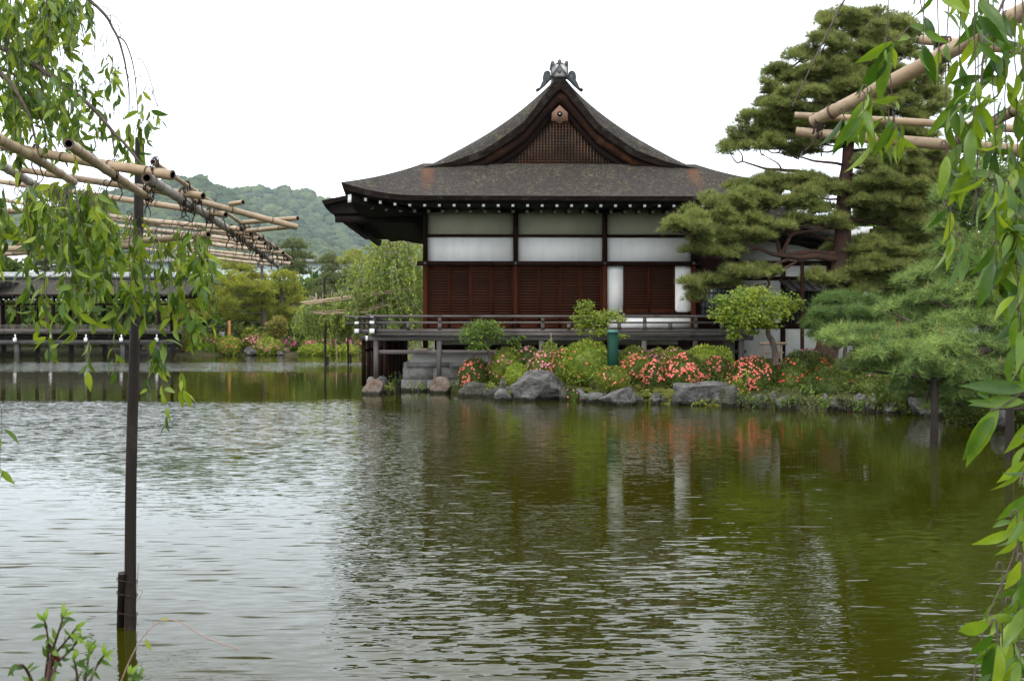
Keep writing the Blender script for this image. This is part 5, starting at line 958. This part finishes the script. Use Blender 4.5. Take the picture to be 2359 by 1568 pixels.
# ---- weeping cherry over a bamboo frame left of the hall
def weep(label, Y, trunks, zones, leafm, sz, seed, group=None):
    r = np.random.default_rng(seed); b0 = at(*trunks[0][0], Y); root = thing('weeping_cherry_tree', label, 'cherry tree', b0, group); gt = G(); gl = G(); gb = G(); anc = []
    for t in trunks:
        q = smoothpath([at(u, v, Y) for u, v in t], 5); gt.tube(q, np.linspace(.17, .05, len(q)), 8); anc.append(q[len(q)//2:])
    gt.build('trunk', m_bark, root); anc = np.concatenate(anc)
    for (u0, u1, v0, v1, ln, n, dy) in zones:
        for i in range(n):
            u, v = r.uniform(u0, u1), r.uniform(v0, v1); s_ = at(u, v, Y+r.uniform(-dy, dy)); j = anc[np.argmin(np.linalg.norm(anc-s_, axis=1))]
            if i % 4 == 0: gb.tube(smoothpath([j, (j+s_)/2+np.array([0, 0, .5]), s_], 4), np.linspace(.04, .015, 9), 4)
            l_ = ln*r.uniform(.5, 1.2)*Y/F; out_ = r.normal(size=2)*.5*l_; k = 7; t = np.linspace(0, 1, k); q = s_+np.column_stack([out_[0]*np.sqrt(t), out_[1]*np.sqrt(t), -l_*t**1.3+.12*l_*np.sin(math.pi*np.minimum(t*2, 1))]); gb.tube(q, np.linspace(.012, .006, k), 3, cap=False)
            m = int(l_*26); tt = r.uniform(.0, 1, m)*(k-1.001); jj = tt.astype(int); p = q[jj]+(q[jj+1]-q[jj])*(tt-jj)[:, None]+r.normal(size=(m, 3))*.05; d = unit(np.array([0, 0, -1.])+r.normal(size=(m, 3))*.55); gl.scat(*SMALL, p, frames(d, rdir(m)), sz*r.uniform(.6, 1.3, m))
    gb.build('twigs', M('grey_twig', (.16, .13, .10), (.25, .21, .17), 9, .9), root); gl.build('foliage', leafm, root)
m_weep = M('weeping_leaf', (.10, .17, .022), (.22, .29, .04), .8, .55, island=.45, transl=.3)
weep('big weeping cherry beside the hall, green with grey twigs', 60, [[(935, 800), (930, 720), (915, 640), (905, 580)], [(930, 720), (880, 690), (850, 660)]], [(850, 985, 546, 620, 80, 120, 3), (820, 985, 585, 680, 70, 120, 3), (800, 975, 650, 720, 60, 120, 3), (880, 940, 548, 580, 50, 40, 1.5), (930, 990, 660, 780, 60, 70, 2)], m_weep, .17, 81)
weep('lower weeping cherry spread over the bamboo frame', 62, [[(850, 800), (845, 740), (830, 700), (800, 690)], [(845, 740), (780, 705), (730, 700)]], [(700, 850, 686, 712, 50, 130, 2.5), (690, 800, 705, 735, 50, 110, 2), (760, 880, 668, 705, 60, 110, 2), (730, 840, 725, 760, 45, 80, 2)], m_weep, .16, 82)
roundtree('fresh green leafy crown inside the big weeping cherry', 880, 985, 552, 720, 61.5, m_leaf_y, .2, 4200, 83, group=GB)
tr = thing('far_trellis', 'small far bamboo frame carrying the weeping cherry by the hall', 'trellis', at(830, 720, 61))
for a, b_ in (((692, 696), (960, 662)), ((700, 699), (958, 664.5)), ((706, 701), (955, 667)), ((715, 719), (880, 708)), ((722, 722), (870, 714)), ((735, 724), (850, 719)), ((692, 697), (800, 684)), ((845, 712), (958, 663)), ((850, 715), (955, 668)), ((830, 722), (900, 700)), ((920, 670), (975, 722)), ((908, 680), (925, 716)), ((838, 718), (858, 745))):
    q0, q1 = at(*a, 58.5+rng.uniform(-.6, .6)), at(*b_, 58.5+rng.uniform(-.6, .6)); G().tube([q0, (q0+q1)/2, q1], .03, 6).build('bamboo_pole', m_bamboo, tr)
for lb_, u, vt, vb, rr_, mt in (('grey pole standing in the far water, leftmost', 750, 640, 839, .075, m_post), ('grey pole standing in the far water near the veranda', 803, 690, 834, .07, m_post), ('thin pale bamboo stake in the far water', 777, 755, 832, .03, m_bamboo), ('thin brown stake in far water beside the veranda', 826, 765, 833, .025, m_bamboo), ('short pole in water just left of the veranda post', 851, 780, 841, .085, m_post)):
    q = atz(u, vb, 0); g = G().tube([q-np.array([0, 0, .8]), at(u-3, vt, q[1])], rr_, 8)
    if rr_ > .06: g.tube([q+np.array([.13, 0, -.5]), at(u+5, vb-18, q[1])], rr_*.9, 8)
    g.build('water_pole', mt, label=lb_, cat='pole')
for lb_, u, vt, vb, Y in (('grey post under the far bamboo frame', 899, 672, 790, 62), ('yellow bamboo stake sticking up in the willowy cherry', 845, 650, 720, 61), ('dark post under the bamboo frame nearest the hall', 956, 672, 790, 62)):
    G().tube([at(u, vb, Y), at(u, vt, Y)], .07 if 'post' in lb_ else .04, 8).build('frame_post', m_post if 'post' in lb_ else M('yellow_bamboo', (.42, .28, .06), rough=.6), label=lb_, cat='post')
# ================================================================== NEAR: left trellis
H = EYE+.80
def tz(u, v, dz=0):          # the trellis plane rises gently towards the left bank
    d = cR @ np.array([(u-1179.5)/F, -(v-784)/F, -1.0]); d = d/d[1]
    return np.array([0, 0, EYE])+d*((.5755+dz)/(d[2]+.0231+.21*d[0]))
def bamboo(g, p0, p1, r0, r1, sp=.27, ph=.4):
    p0 = np.array(p0); p1 = np.array(p1); Lg = np.linalg.norm(p1-p0); d = (p1-p0)/Lg; ts = [0.]; nd = []
    x = sp*ph
    while x < Lg-.02: nd.append(x); x += sp*rng.uniform(.85, 1.15)
    S = [(0, 1)]
    for x in nd: S += [(x-.016, 1.0), (x-.007, 1.10), (x-.002, 1.12), (x+.003, .95), (x+.010, 1.07), (x+.02, 1.0)]
    S += [(Lg, 1)]; S = [(max(0, min(Lg, s_)), k) for s_, k in S]; S.sort(); bend = rng.normal(0, .006, 3)
    pts = np.array([p0+d*s_+bend*math.sin(math.pi*s_/Lg)*Lg*.6 for s_, k in S]); rr = np.array([(r0+(r1-r0)*s_/Lg)*k for s_, k in S]); g.tube(pts, rr, 12, cap=False, mi=0)
    for x in nd:
        c = p0+d*x+bend*math.sin(math.pi*x/Lg)*Lg*.6; r_ = r0+(r1-r0)*x/Lg; g.tube([c-d*.0045, c+d*.0035], r_*1.125, 12, cap=False, mi=1)
    for e_, r_, s_ in ((p0, r0, 1), (p1, r1, -1)):     # hollow cut ends
        dd = d*s_; g.tube([e_, e_+dd*.0003, e_+dd*.0006], [r_, r_*.8, r_*.64], 12, cap=False, mi=1); q_ = e_+dd*.03; g.tube([e_+dd*.0006, q_, q_+dd*.002], [r_*.64, r_*.62, .0005], 12, cap=False, mi=2)
A_ = [((-60, 322), (398, 404), .024, .027), ((-60, 372), (468, 452), .021, .022), ((-60, 410), (520, 495), .021, .022), ((-40, 452), (556, 528), .020, .021), ((60, 470), (597, 550), .019, .020), ((120, 500), (624, 572), .019, .02), ((160, 520), (652, 583), .019, .02), ((200, 545), (672, 608), .02, .021), ((240, 560), (640, 612), .018, .018), ((370, 440), (684, 523), .020, .020), ((150, 512), (611, 561), .018, .019), ((220, 533), (640, 582), .018, .019), ((260, 548), (662, 597), .018, .019), ((90, 486), (578, 539), .019, .02)]
B_ = [((338, 410), (640, 613), .028, .024, -.052), ((158, 331), (345, 458), .024, .022, -.052), ((-12, 316), (170, 420), .026, .024, -.052), ((-30, 362), (150, 470), .028, .028, -.056), ((352, 373), (672, 596), .014, .012, .046), ((-60, 500), (205, 600), .02, .018, -.40), ((-60, 545), (110, 625), .02, .018, -.42)]
C_ = [((530, 470), (560, 466), .015, .5), ((560, 513), (686, 503), .016, .46), ((570, 532), (684, 520), .016, .42), ((-60, 574), (330, 566), .018, .12), ((-60, 603-12), (480, 540), .018, .18), ((40, 560), (420, 548), .018, .25), ((-60, 488), (120, 482), .018, .45)]
tre = thing('bamboo_trellis', 'big lashed bamboo trellis jutting over the water under the near cherry', 'trellis', tz(300, 480)); AB = []; BBs = []
for a, b_, r0, r1 in A_:
    p0, p1 = tz(*a), tz(*b_); g = G(); bamboo(g, p0, p1, r0, r1, ph=rng.random()); g.build('bamboo_pole', [m_bamboo, m_bamboo_dk, m_hollow], tre, smooth=True); AB.append((p0, p1, r0))
for a, b_, r0, r1, dz in B_:
    p0, p1 = tz(*a, dz=dz), tz(*b_, dz=dz); g = G(); bamboo(g, p0, p1, r0, r1, .22, rng.random()); g.build('bamboo_pole', [m_bamboo_g if r0 > .027 else m_bamboo, m_bamboo_dk, m_hollow], tre, smooth=True); BBs.append((p0, p1, r0, dz))
for a, b_, r0, hz in C_:
    p0, p1 = atz(*a, EYE+hz+.3 if hz > .3 else EYE+hz+.35), atz(*b_, EYE+hz+.3 if hz > .3 else EYE+hz+.35); g = G(); bamboo(g, p0, p1, r0, r0, ph=rng.random()); g.build('bamboo_pole', [m_bamboo, m_bamboo_dk, m_hollow], tre, smooth=True)
for p0, p1, r_ in AB:
    for q0, q1, s_, dz in BBs:
        if dz < -.1: continue
        d1 = (p1-p0)[:2]; d2 = (q1-q0)[:2]; det = d1[0]*-d2[1]+d2[0]*d1[1]
        if abs(det) < 1e-6: continue
        b2 = (q0-p0)[:2]; t = (b2[0]*-d2[1]+d2[0]*b2[1])/det; k = (d1[0]*b2[1]-d1[1]*b2[0])/det
        if 0.0 < t < 1.0 and 0.0 < k < 1.0:
            c = p0+(p1-p0)*t; c[2] += dz/2; g = G(); da = unit(p1-p0); db = unit(q1-q0)
            for dirn in (da, unit(da+db)):
                x = unit(np.cross(dirn, [0, 0, 1.])); hh = abs(dz)/2+max(r_, s_)*.9+.002; off = rng.normal(0, .006, 3)
                for o_ in (-.006, .005): ang = np.linspace(0, 6.283, 15); g.tube([c+off+dirn*o_+x*math.cos(t_)*max(r_, s_)*1.06+np.array([0, 0, 1.])*math.sin(t_)*hh for t_ in ang], 0.0028, 5, cap=False)
            for q in range(2):
                e_ = c+np.array([rng.normal(0, .02), rng.normal(0, .02), -hh-.01]); ln = rng.uniform(.05, .11); tail = [e_+np.array([0, 0, .03]), e_, e_+np.array([rng.normal(0, .02), 0, -ln*.6]), e_+np.array([rng.normal(0, .03), 0, -ln])]; g.tube(smoothpath(tail, 3), np.linspace(.005, .0025, 10), 4)
            g.build('rope_lashing', m_rope, tre)
q = atz(300, 1448, 0); YQ = q[1]; po = thing('log_post', 'tall dark log post in the near water with a short stake wired to it', 'post', q)
k_ = smoothpath([q-np.array([0, 0, 1.]), q, at(302, 1100, YQ), at(310, 800, YQ), at(318, 560, YQ), at(322, 318, YQ)], 6); G().tube(k_, np.interp(np.linspace(0, 1, len(k_)), [0, .4, 1], [.040, .036, .030]), 12).build('log', m_post, po, smooth=True)
st = G().tube([atz(282, 1450, -.6), atz(280, 1443, 0), at(282, 1319, YQ-.03)], [.031, .031, .027], 12).build('stake', m_post, po)
for v in (1337, 1368, 1412):
    c = at(293, v, YQ-.01); ang = np.linspace(0, 6.283, 22); w0 = .066
    G().tube([c+np.array([math.cos(t)*w0, math.sin(t)*.046, .006*math.sin(3*t)-.012*math.cos(t)]) for t in ang], .0022, 4, cap=False).tube([c+np.array([math.cos(t)*w0, math.sin(t)*.047, .008-.012*math.cos(t)]) for t in ang], .002, 4, cap=False).build('wire_binding', m_rope, po)
G().tube(smoothpath(P((316, 1440, YQ), (313, 1400, YQ), (316, 1345, YQ), (319, 1300, YQ)), 4), .0016, 4).tube(smoothpath(P((315, 1385, YQ), (328, 1362, YQ), (318, 1358, YQ)), 4), .0016, 4).build('loose_twig', m_twig, po)
# ---- near cherry trees: limbs, hanging twigs, leaves
LF = LEAF
def leaves_on(gl, q, n, sz, r, t0=0., spread=.5, hang=.95):
    k = len(q); tt = (t0+(1-t0)*r.random(n)**.8)*(k-1.001); jj = tt.astype(int); p = q[jj]+(q[jj+1]-q[jj])*(tt-jj)[:, None]
    d = unit(r.normal(size=(n, 3))*spread+np.array([0, 0, -hang])); nh = r.normal(size=(n, 3))*.8+np.array([0, -.5, .5]); gl.scat(*LF, p+d*.012, frames(d, nh), sz*r.uniform(.6, 1.2, n))
def strand(gb, gl, u, v0, v1, Y, n, sz, r, sway=10, t0=.25, r0=.0028):
    k = max(4, int((v1-v0)/28)); vs = np.linspace(v0, v1, k); us = u+np.cumsum(r.normal(0, sway*.3, k))+sway*r.normal()*np.linspace(0, 1, k)**2; us = np.concatenate([[us[0]-16*30*.03, us[0]-9], us]); vs = np.concatenate([[vs[0]+10, vs[0]-5], vs]); q = np.array([at(a, b_, Y) for a, b_ in zip(us, vs)]); q = smoothpath(q, 2); gb.tube(q, np.linspace(r0, r0*.45, len(q)), 4, cap=False); leaves_on(gl, q, n, sz, r, t0)
    return q
r = np.random.default_rng(77)
ch = thing('weeping_cherry_tree', 'near weeping cherry with drooping leafy branches over the bamboo trellis', 'cherry tree', (-4.7, 6.6, .4)); gb = G(); gl = G()
tk = smoothpath([(-4.7, 6.6, .2), (-4.6, 6.5, 2.), (-4.3, 6.3, 3.6), (-4.0, 6.0, 4.9)], 5); G().tube(tk, np.linspace(.20, .09, len(tk)), 12).build('trunk', m_bark, ch, smooth=True)
for lm, r0, r1, Y in (([(-140, 60), (0, 109), (53, 135), (97, 162), (141, 192), (176, 217), (206, 242), (232, 270), (264, 308), (288, 332), (330, 385)], .017, .007, 5.6), ([(150, -60), (206, 0), (226, 18), (247, 41), (258, 62), (273, 91), (285, 132), (291, 164), (297, 206), (297, 264)], .011, .003, 5.8), ([(272, 84), (288, 97), (302, 132), (311, 176), (316, 235), (320, 311)], .005, .002, 5.8), ([(-80, 120), (0, 168), (30, 200), (53, 238), (70, 275), (81, 320), (90, 360)], .012, .005, 5.4), ([(-60, 150), (0, 157), (40, 178), (70, 220), (92, 265), (112, 330)], .010, .004, 5.7), ([(83, 216), (115, 250), (150, 290), (190, 330), (230, 370)], .006, .003, 5.6), ([(-90, -40), (30, -20), (110, 10), (128, 60), (140, 130)], .010, .003, 6.), ([(160, -40), (178, 15), (190, 70), (197, 110)], .006, .002, 5.9), ([(80, 290), (110, 297), (130, 320), (150, 345)], .005, .002, 5.5), ([(232, 270), (255, 300), (262, 340), (270, 365)], .007, .003, 5.6)):
    q = smoothpath(P(*[(u, v, Y) for u, v in lm]), 4); G().tube(q, np.linspace(r0, r1, len(q)), 7).build('branch', m_twig, ch, smooth=True)
q = smoothpath([tk[-1], (-3.6, 5.9, 4.9), at(-90, -40, 6.)], 4); G().tube(q, np.linspace(.08, .02, len(q)), 8).build('branch', m_bark, ch, smooth=True); q = smoothpath([tk[-4], (-3.6, 5.9, 4.2), at(-140, 60, 5.6)], 4); G().tube(q, np.linspace(.08, .017, len(q)), 8).build('branch', m_bark, ch, smooth=True)
def zone(n, u0, u1, v0a, v0b, v1a, v1b, Ya, Yb, lv, sz=.085, sway=14, t0=.2, hi=None):
    for i in range(n):
        u = r.uniform(u0, u1); va = r.uniform(v0a, v0b); vb = r.uniform(v1a, v1b)
        if hi: vb = min(vb, hi(u)); 
        if vb < va+25: va = vb-45
        strand(gb, gl, u, va, vb, r.uniform(Ya, Yb), max(3, int(lv*r.uniform(.6, 1.3))), sz, r, sway, t0)
up_ = lambda u: 90+max(0, 235-u)*1.3
zone(60, -40, 130, -60, 120, 30, 320, 5.3, 6.3, 13)
zone(30, 100, 205, -60, 40, 30, 170, 5.4, 6.2, 9, hi=lambda u: 250-max(0, u-150)*.9)
zone(38, -40, 180, 150, 260, 250, 400, 5.2, 6.0, 12)
for u, v0, v1, n in ((178, 20, 95, 9), (190, 130, 200, 9), (160, 150, 180, 8), (246, 120, 210, 8), (258, 165, 215, 10), (272, 190, 245, 6), (325, 215, 290, 12), (345, 240, 280, 6), (362, 245, 285, 4), (215, 215, 255, 7), (238, 235, 310, 12), (222, 290, 330, 7), (275, 290, 335, 8), (300, 300, 370, 13), (320, 330, 380, 12), (340, 310, 370, 6), (190, 190, 215, 5), (205, 240, 300, 6), (100, 60, 140, 10)): strand(gb, gl, u, v0-35, v1, 5.7, n, .085, r, 5, .45)
for u, v0, v1 in ((212, 10, 190), (216, 40, 260), (222, 60, 230), (238, 100, 280), (250, 100, 200), (262, 80, 260), (270, 100, 330), (205, 120, 350), (182, 130, 300), (165, 60, 330), (282, 200, 360), (305, 200, 330), (315, 240, 400), (338, 170, 300), (350, 210, 270), (155, 200, 330), (197, 200, 340)):
    strand(gb, gl, u, v0, v1, 5.8, 1, .05, r, 8, .9, .0022)
for lm in ([(304, 134), (325, 138), (340, 165), (352, 205), (362, 245)], [(230, 14), (250, 22), (256, 50)], [(247, 36), (265, 38), (280, 58)], [(258, 56), (272, 58), (278, 85)], [(297, 180), (285, 155), (262, 165), (255, 195)]):
    gb.tube(smoothpath(P(*[(u, v, 5.8) for u, v in lm]), 4), .0022, 4)
zone(42, 70, 250, 420, 470, 520, 720, 4.9, 6.3, 12, .09, 12)
zone(36, 170, 330, 485, 545, 590, 740, 5.0, 6.3, 12, .09, 12)
zone(22, 340, 480, 520, 560, 600, 750, 5.4, 6.6, 11, .085, 12)
zone(12, -20, 90, 430, 500, 520, 640, 4.8, 6., 8, .09, 10)
zone(24, 50, 230, 425, 470, 520, 600, 4.7, 5.4, 10, .085, 12)
for u, v0, v1, n in ((105, 690, 810, 15), (85, 700, 760, 6), (160, 640, 770, 12), (200, 780, 850, 7), (215, 690, 790, 8), (265, 820, 860, 6), (262, 690, 760, 8), (360, 740, 850, 12), (340, 850, 905, 3), (372, 890, 910, 3), (415, 870, 915, 5), (382, 950, 985, 4), (375, 800, 830, 8), (450, 690, 780, 14), (480, 650, 740, 9), (500, 690, 740, 5), (430, 700, 790, 8), (30, 700, 730, 2), (75, 600, 690, 6), (160, 600, 700, 12), (5, 990, 1100, 6), (410, 560, 700, 12), (470, 580, 660, 9), (395, 640, 760, 10)): strand(gb, gl, u, v0-50, v1, 5.5, n, .095, r, 4, .5, .002)
gb.build('hanging_twigs', m_twig, ch); gl.build('foliage', m_cherry, ch, smooth=True)
# ---- right near cherry
LF = NARROW
rc = thing('weeping_cherry_tree', 'closest weeping cherry with large bright leaves hanging at the right edge', 'cherry tree', (3.3, 3.4, .4)); gb = G(); gl = G()
tk = smoothpath([(3.3, 3.4, .2), (3.2, 3.3, 1.8), (2.9, 3.1, 3.0), (2.5, 2.9, 3.6)], 5); G().tube(tk, np.linspace(.16, .06, len(tk)), 12).build('trunk', m_bark, rc, smooth=True)
for q in ([tk[-1], np.array([2.1, 2.8, 3.5]), at(2300, -60, 2.8), at(2200, -80, 2.7), at(2050, -90, 2.6)], [tk[-1], np.array([2.2, 2.5, 3.3]), at(2380, -50, 2.4)], [at(2050, -90, 2.6), at(1990, -70, 2.6), at(1940, 10, 2.6), at(1885, 120, 2.6), at(1825, 245, 2.6)], [at(2330, -40, 2.5), at(2300, 30, 2.5), at(2270, 100, 2.5), at(2255, 260, 2.5), at(2250, 420, 2.5), at(2238, 520, 2.5)]):
    q = smoothpath(q, 5); G().tube(q, np.linspace(.03 if q[0][0] > 2.4 else .004, .008 if q[0][0] > 2.4 else .0014, len(q)), 7).build('branch', m_twig, rc, smooth=True)
YR = 2.5
def rs(u, v0, v1, n, sz, Y=YR, sw=5, t0=.4, r0=.0022): strand(gb, gl, u, v0, v1, Y+(r.uniform(-.2, .4) if u > 2150 else r.uniform(-.08, .12)), n, sz, r, sw, t0, r0)
for u, v0, v1, n, sz in ((2050, -60, 110, 1, .05), (2052, 90, 250, 1, .05), (2000, 200, 235, 3, .10), (1990, 215, 290, 4, .11), (1945, 255, 285, 3, .11), (2050, 250, 300, 4, .11), (2075, 290, 320, 2, .09), (2005, 270, 330, 3, .11), (2120, 0, 60, 3, .1), (2130, -40, 120, 6, .11), (2160, -40, 200, 8, .11), (2185, -40, 320, 13, .11), (2215, -40, 260, 12, .11), (2240, -40, 400, 18, .11), (2262, -40, 500, 20, .11), (2285, -40, 440, 18, .11), (2310, -40, 520, 22, .11), (2335, -40, 480, 22, .11), (2355, -40, 600, 24, .11), (2375, -40, 650, 24, .11), (2200, 240, 400, 8, .11), (2180, 330, 420, 6, .11), (2190, 470, 560, 5, .12), (2215, 540, 600, 4, .11), (2290, 400, 640, 14, .11), (2325, 420, 700, 18, .11), (2345, 500, 780, 16, .11), (2365, 500, 860, 16, .11), (2300, 560, 680, 7, .11), (2350, 700, 800, 8, .11)): rs(u, v0, v1, n//2 if 2100 < u < 2190 else n, sz*.86, t0=.05 if u > 2150 else .45)
def leaf1(u, v, du, dv, L_, Y=YR, roll=0.): # a single leaf from (u,v) pointing along (du,dv)
    p = at(u, v, Y); q = at(u+du, v+dv, Y+.02); d = unit((q-p)[None]); gl.scat(*NARROW, p[None], frames(d, np.array([[math.sin(roll)*.8, -1, .25]])), np.array([L_]))
px = YR/F
for u, v, du, dv in ((2060, 95, -90, 60), (2060, 100, -55, 70), (2052, 108, -20, 80), (2050, 112, -70, 120), (2055, 110, 20, 60), (2065, 95, 60, -30), (2095, 60, 90, 10), (2060, 90, 50, 15), (2050, 120, -40, 130), (2010, 225, -60, 80), (2005, 235, -25, 110), (1995, 230, -60, 110), (2060, 280, -50, 90), (2062, 285, -15, 80), (2075, 285, 15, 65), (2010, 205, -20, 40), (2215, 330, -70, 130), (2225, 360, -30, 140),
    (2359, 900, -150, -25), (2359, 925, -130, 0), (2300, 940, -100, 150), (2285, 930, -60, -10), (2290, 960, -90, 110), (2359, 880, -80, 20), (2250, 905, 60, 15), (2380, 960, -60, 110), (2370, 1060, -80, 60), (2359, 1070, -60, 90), (2370, 1140, -80, 70), (2365, 1160, -50, 110), (2345, 1240, -50, 60), (2355, 1300, -60, 60)):
    leaf1(u, v, du, dv, math.hypot(du, dv)*px*.86, YR, r.normal()*.8)
for tw in ([(2440, 820), (2400, 870), (2359, 900), (2310, 935), (2280, 945)], [(2440, 900), (2400, 1000), (2372, 1060), (2368, 1140), (2350, 1240), (2356, 1310)], [(2052, 90), (2058, 96), (2064, 94), (2095, 62)], [(2005, 200), (2008, 215), (2003, 232)], [(2056, 255), (2062, 282), (2074, 286)], [(2195, 300), (2214, 332), (2224, 362)]): gb.tube(smoothpath(P(*[(u, v, YR) for u, v in tw]), 4), .0018, 4)
for u, v0, v1, n in ((2345, 1180, 1568, 12), (2310, 1300, 1580, 9), (2295, 1430, 1600, 10), (2355, 1280, 1600, 16), (2330, 1380, 1600, 14), (2270, 1480, 1610, 6), (2365, 1100, 1400, 12), (2370, 1000, 1200, 7)): rs(u, v0, v1, n, .075, 1.9, 5, .15)
gb.tube(smoothpath(P((2340, 1260, 1.9), (2315, 1330, 1.9), (2275, 1420, 1.9), (2250, 1520, 1.9), (2240, 1600, 1.9)), 4), .0016, 4)
gb.build('hanging_twigs', m_twig, rc); gl.build('foliage', m_cherry_n, rc, smooth=True)
rt = thing('bamboo_trellis', 'thick bamboo poles lashed in a frame at the upper right', 'trellis', at(2100, 250, 3.5))
for a, b_, r0, r1, Y0, Y1 in (((1872, 281), (2560, -82), .023, .031, 3.7, 2.95), ((1834, 304), (2700, 372), .0175, .022, 3.72, 3.3), ((1830, 266), (2700, 322), .0125, .016, 3.75, 3.42), ((2120, 92), (2750, 155), .016, .021, 3.6, 3.1), ((2190, 330), (2640, 95), .017, .021, 3.5, 2.7)):
    g = G(); bamboo(g, at(*a, Y0), at(*b_, Y1), r0, r1, .23, .35); g.build('bamboo_pole', [m_bamboo, m_bamboo_dk, m_hollow], rt, smooth=True)
for u, v, Y, rr_ in ((1880, 288, 3.7, .034), (2170, 108, 3.45, .03), (2225, 318, 3.5, .03)):
    c = at(u, v, Y); g = G()
    for k in range(5):
        ang = np.linspace(0, 6.283, 15); ti = rng.normal(0, .4); g.tube([c+np.array([(k-2)*.007+math.sin(t)*.012*ti, math.cos(t)*rr_, math.sin(t)*rr_*1.15]) for t in ang], .0032, 5, cap=False)
    g.tube(smoothpath([c+np.array([0, -.03, -.03]), c+np.array([-.02, -.03, -.07]), c+np.array([-.05, -.03, -.10])], 3), .004, 5).tube(smoothpath([c+np.array([.01, -.03, -.03]), c+np.array([.01, -.03, -.12])], 3), .003, 5); g.build('rope_lashing', m_rope, rt)
# ---- shoots in the near bottom left corner
def shoots(label, stems, Y, seed, name='shrub'):
    r = np.random.default_rng(seed); root = thing(name, label, 'shrub', atz(stems[0][0][0], 1700, .4) if 0 else at(stems[0][0][0], 1700, Y)); g = G(); g2 = G(); g3 = G()
    for st_ in stems:
        q = smoothpath(P(*[(u, v, Y+r.uniform(-.05, .05)) for u, v in st_]), 5); g.tube(q, np.linspace(.0035, .0012, len(q)), 5); n = 11
        tt = np.linspace(.2, 1, n)*(len(q)-1.001); jj = tt.astype(int); p = q[jj]; tg = unit(q[jj+1]-q[jj]); d = unit(tg*.75+r.normal(size=(n, 3))*.6); g2.scat(*LEAF, p, frames(d, np.array([0, -1., .5])+r.normal(size=(n, 3))*.4), .023*r.uniform(.7, 1.2, n))
        d = unit(tg[-1]+r.normal(size=(4, 3))*.4); g3.scat(*LEAF, np.tile(q[-1], (4, 1)), frames(d, np.array([0, -1., .4])+r.normal(size=(4, 3))*.3), .023*r.uniform(.7, 1.1, 4))
    g.build('stems', M('red_stem', (.06, .03, .025), rough=.7), root); g2.build('foliage', m_shrubleaf, root); g3.build('young_leaves', M('young_tip_leaf', (.17, .27, .035), rough=.45, transl=.4), root)
    c = at(110, 1505, Y); G().scat(*strip_leaf([0, .3, .7, 1], [.05, .3, .25, .02]), np.array([at(112, 1480, Y), at(128, 1500, Y), at(120, 1515, Y)]), frames(np.array([[.1, 0, -1], [.2, 0, -1.], [-.2, 0, -1.]]), np.array([[0, -1., 0]]*3)), np.full(3, .02)).build('withered_flower', M('withered', (.12, .02, .02), (.2, .05, .03), 60, .9), root)
    return root
shoots('leafy green shoots with a withered red flower in the near bottom left corner', [[(90, 1720), (105, 1560), (112, 1490), (104, 1430)], [(105, 1600), (118, 1510), (135, 1455), (146, 1418)], [(108, 1620), (122, 1520), (150, 1478), (176, 1445)], [(100, 1640), (70, 1560), (50, 1530), (30, 1545)], [(112, 1600), (130, 1530), (160, 1500), (182, 1470)]], 1.8, 5)
shoots('shorter green shoots right of the withered flower at the bottom edge', [[(170, 1720), (190, 1600), (200, 1540), (205, 1500)], [(180, 1700), (205, 1580), (225, 1530), (240, 1508)], [(175, 1700), (180, 1600), (176, 1545), (170, 1520)], [(270, 1720), (285, 1620), (295, 1580), (300, 1552)], [(280, 1720), (305, 1620), (318, 1575), (322, 1552)]], 1.8, 6)
v_ = thing('thin_vine', 'thin arching reddish vine shoot over the water at the lower left', 'vine', at(300, 1620, 1.9)); G().tube(smoothpath(P((255, 1640, 1.9), (290, 1540, 1.9), (330, 1465, 1.9), (375, 1428, 1.9), (420, 1434, 1.9), (470, 1466, 1.9), (552, 1494, 1.9)), 5), .0011, 4).build('stem', M('vine_stem', (.30, .20, .18), rough=.8), v_)
G().scat(*LEAF, P((392, 1428, 1.9), (336, 1470, 1.9)), frames(np.array([[-.8, 0, .2], [.3, 0, -.9]]), np.array([[0, -1., .5]]*2)), np.array([.02, .026])).build('leaf', m_fern, v_)

# ================================================================== air
m_h = bpy.data.materials.new('haze'); m_h.use_nodes = True; n = m_h.node_tree.nodes; n.remove(n['Principled BSDF']); pv = n.new('ShaderNodeVolumePrincipled'); pv.inputs['Color'].default_value = (.72, .87, 1, 1); pv.inputs['Density'].default_value = .00005; pv.inputs['Anisotropy'].default_value = .2
m_h.node_tree.links.new(pv.outputs[0], n['Material Output'].inputs['Volume'])
G().box(-4000, 4000, -120, 4400, -4, 760).build('haze', m_h, label='thin pale haze over the garden and hills', cat='haze', kind='stuff')
